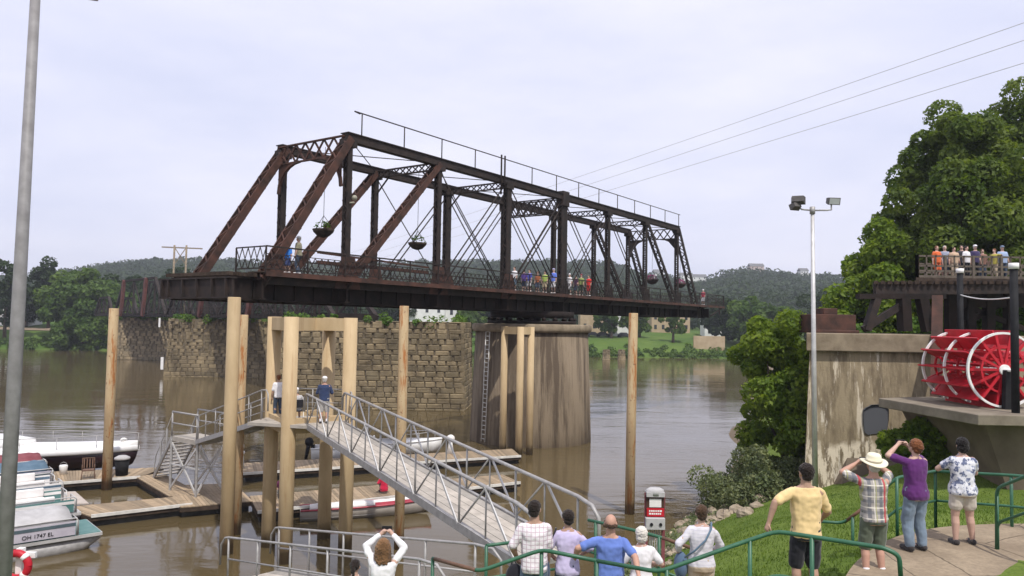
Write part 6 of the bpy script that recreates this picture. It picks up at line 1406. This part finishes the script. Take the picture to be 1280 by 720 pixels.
P_, J = person('seated person in white cap and dark clothes on the folding chair', (cx, cy, LZ+.02+.16), 1.65, R(15), 1.05, 'fair', 'm', cloth('white_dark_top', (.5, .49, .5)), .42, .45, black_c, 'shorts', 'grey', 'short', ('cap', whitec), lh=(-.16, .30, .62), rh=(.16, .30, .62), seated=True, legs={-1: (-.12, .42, -.08), 1: (.12, .42, -.08)}, detail=1, shoes=shoe_w)
# on the docks
q = at(479, 618, z=.5); P_, J = person('person in red shirt sitting on the middle dock finger behind the skiff', (q.x, q.y+.2, .42), 1.85, R(15), 1.05, 'fair', 'f', cloth('bright_red_shirt', (.52, .02, .06)), .45, .44, denim_d, 'shorts', 'brown', 'short', ('cap', cloth('pale_red_cap', (.45, .05, .08))), lh=(-.2, .25, .5), rh=(.2, .25, .5), seated=True, legs={-1: (-.15, .48, .15), 1: (.15, .48, .15)}, detail=1)
q = at(350, 622, z=.5); P_, J = person('person in dark maroon clothes sitting on the dock, half hidden between tan piles', (q.x, q.y+.3, .38), 1.75, R(200), 1.1, 'tan', 'm', cloth('dark_maroon_shirt', (.10, .02, .06)), .45, .44, black_c, 'long', 'dark', 'short', lh=(-.2, .25, .5), rh=(.2, .25, .5), seated=True, legs={-1: (-.15, .48, .15), 1: (.15, .48, .15)}, detail=1)

# on the swing bridge: s along the bridge, y across
def onb(lab, s, y, H, yaw, shirtc, bot, hair='brown', hat=None, girth=1.0, sex='m', blen='shorts', det=0, **kw):
    p = bpt(s, y, 11.26); person(lab, p, H, math.pi/2-AZ-math.pi/2+R(yaw), girth, 'fair', sex, shirtc, .42, .47, bot, blen, hair, 'short', hat, detail=det, group='people on the swing bridge', shoes=shoe_w, **kw)
C_ = lambda n, c: cloth(n, c)
onb('person in bright blue t-shirt standing at the left end of the swing bridge', s_at(360, -2.8), -2.8, 1.5, 200, C_('bright_blue_tee', (.05, .22, .68)), C_('navy_shorts', (.05, .07, .18)), det=1)
onb('person in khaki shirt, jeans and white hat at the left end of the swing bridge', s_at(373, -2.6), -2.6, 1.92, 120, C_('khaki_green_shirt', (.24, .22, .15)), denim_d, 'grey', ('cap', whitec), 1.1, blen='long', det=1, rh=(.15, .3, 1.3))
for px, y, H, yaw, sc, bc, hr, ht, lab in (
    (643, -2.6, 1.7, 180, whitec, denim, 'brown', None, 'person in white top left of the group on the swing bridge'),
    (655, -1.9, 1.7, 10, C_('violet_tee', (.12, .07, .28)), denim_d, 'dark', None, 'person in violet shirt behind the person in blue and white shorts'),
    (662, -2.7, 1.62, 170, C_('royal_blue_tee', (.08, .09, .42)), whitec, 'brown', None, 'shorter person in royal blue top and white shorts on the swing bridge'),
    (672, -2.2, 1.6, 190, C_('orange_brown_tee', (.32, .11, .05)), denim_d, 'auburn', None, 'person in brownish orange top on the swing bridge'),
    (681, -2.6, 1.66, 200, C_('lime_tee', (.32, .42, .10)), C_('tan_shorts', (.40, .33, .22)), 'brown', None, 'person in lime green t-shirt near the middle of the swing bridge'),
    (692, -2.7, 1.92, 175, C_('cornflower_shirt', (.13, .20, .62)), whitec, 'grey', ('cap', C_('lavender_cap', (.35, .33, .5))), 'tall person in cornflower blue shirt and white shorts on the swing bridge'),
    (702, -2.3, 1.82, 195, C_('pale_grey_tee', (.48, .50, .46)), denim_d, 'brown', ('cap', C_('tan_hat', (.42, .27, .15))), 'person in pale grey shirt and tan hat on the swing bridge'),
    (712, -2.8, 1.66, 180, whitec, whitec, 'brown', ('cap', whitec), 'person all in white with a white cap on the swing bridge'),
    (720, -2.2, 1.7, 160, C_('dusky_plum_tee', (.10, .05, .09)), denim_d, 'dark', None, 'person in dusky plum clothes behind the person all in white'),
    (726.5, -2.6, 1.76, 190, C_('olive_lime_tee', (.24, .30, .10)), C_('dark_green_shorts', (.04, .06, .04)), 'brown', ('cap', C_('maroon_cap', (.25, .04, .05))), 'person in olive shirt and maroon cap on the swing bridge'),
    (736, -2.8, 1.72, 175, C_('scarlet_tee', (.62, .03, .03)), C_('scarlet_shorts', (.5, .04, .04)), 'brown', None, 'person in scarlet red shirt right of the group on the swing bridge'),
    (879, -2.8, 1.7, 180, C_('crimson_white_tee', (.32, .05, .08)), whitec, 'grey', ('cap', whitec), 'lone person in crimson shirt and white cap at the right tip of the swing bridge')):
    onb(lab, s_at(px, y), y, H, yaw, sc, bc, hr, ht)
p = V((-43.8, 118.2, 9.75)); person('person in red shirt on the old fixed bridge, seen under the swing bridge', p, 1.75, R(180), 1.1, 'fair', 'm', C_('red_tee_far', (.6, .03, .03)), .42, .47, denim_d, 'long', detail=0)
# on the viewing deck
for px, dep, H, yaw, sc, bc, hr, ht, gth, lab in (
    (1171, 39.0, 1.70, 190, C_('orange_dress', (.62, .13, .04)), C_('orange_skirt', (.58, .12, .04)), 'auburn', None, 1.2, 'person in orange at the left end of the viewing deck'),
    (1181, 39.4, 1.76, 170, C_('blue_grey_shirt', (.30, .33, .42)), denim_d, 'grey', None, 1.1, 'person in blue grey shirt next to the person in orange on the viewing deck'),
    (1192.5, 39.0, 1.66, 180, C_('sand_shirt', (.50, .36, .25)), khaki, 'brown', None, 1.25, 'person in sand coloured shirt on the viewing deck'),
    (1202, 39.8, 1.86, 150, C_('charcoal_tee', (.05, .05, .06)), denim_d, 'dark', None, 1.0, 'tall dark-haired person on the viewing deck behind the person in white'),
    (1208, 38.9, 1.72, 200, whitec, black_c, 'dark', None, 1.1, 'person in white shirt and dark trousers in the middle of the viewing deck'),
    (1219, 39.0, 1.78, 180, C_('ink_tee', (.05, .04, .10)), black_c, 'grey', ('cap', whitec), 1.1, 'person in ink dark shirt and white cap on the viewing deck'),
    (1228, 39.5, 1.64, 160, C_('brown_tee', (.22, .12, .09)), denim_d, 'brown', None, 1.1, 'person in brown shirt on the viewing deck'),
    (1243, 39.1, 1.62, 120, C_('mustard_tee', (.42, .36, .08)), khaki, 'auburn', None, 1.1, 'person in mustard top reaching out on the viewing deck'),
    (1253, 39.0, 1.76, 180, C_('steel_blue_shirt', (.30, .38, .55)), denim_d, 'grey', ('cap', C_('slate_cap', (.15, .2, .28))), 1.3, 'broad person in steel blue shirt at the right of the viewing deck')):
    kw = dict(lh=(-.5, .3, 1.25)) if 'reaching' in lab else {}
    person(lab, (at(px, 330, d=dep).x, dep, VZ), H, R(yaw), gth, 'fair', 'm', sc, .42, .47, bc, 'long' if 'orange' not in lab else 'shorts', hr, 'short', ht, detail=0 if 'orange' not in lab else 1, group='spectators on the viewing deck', **kw)
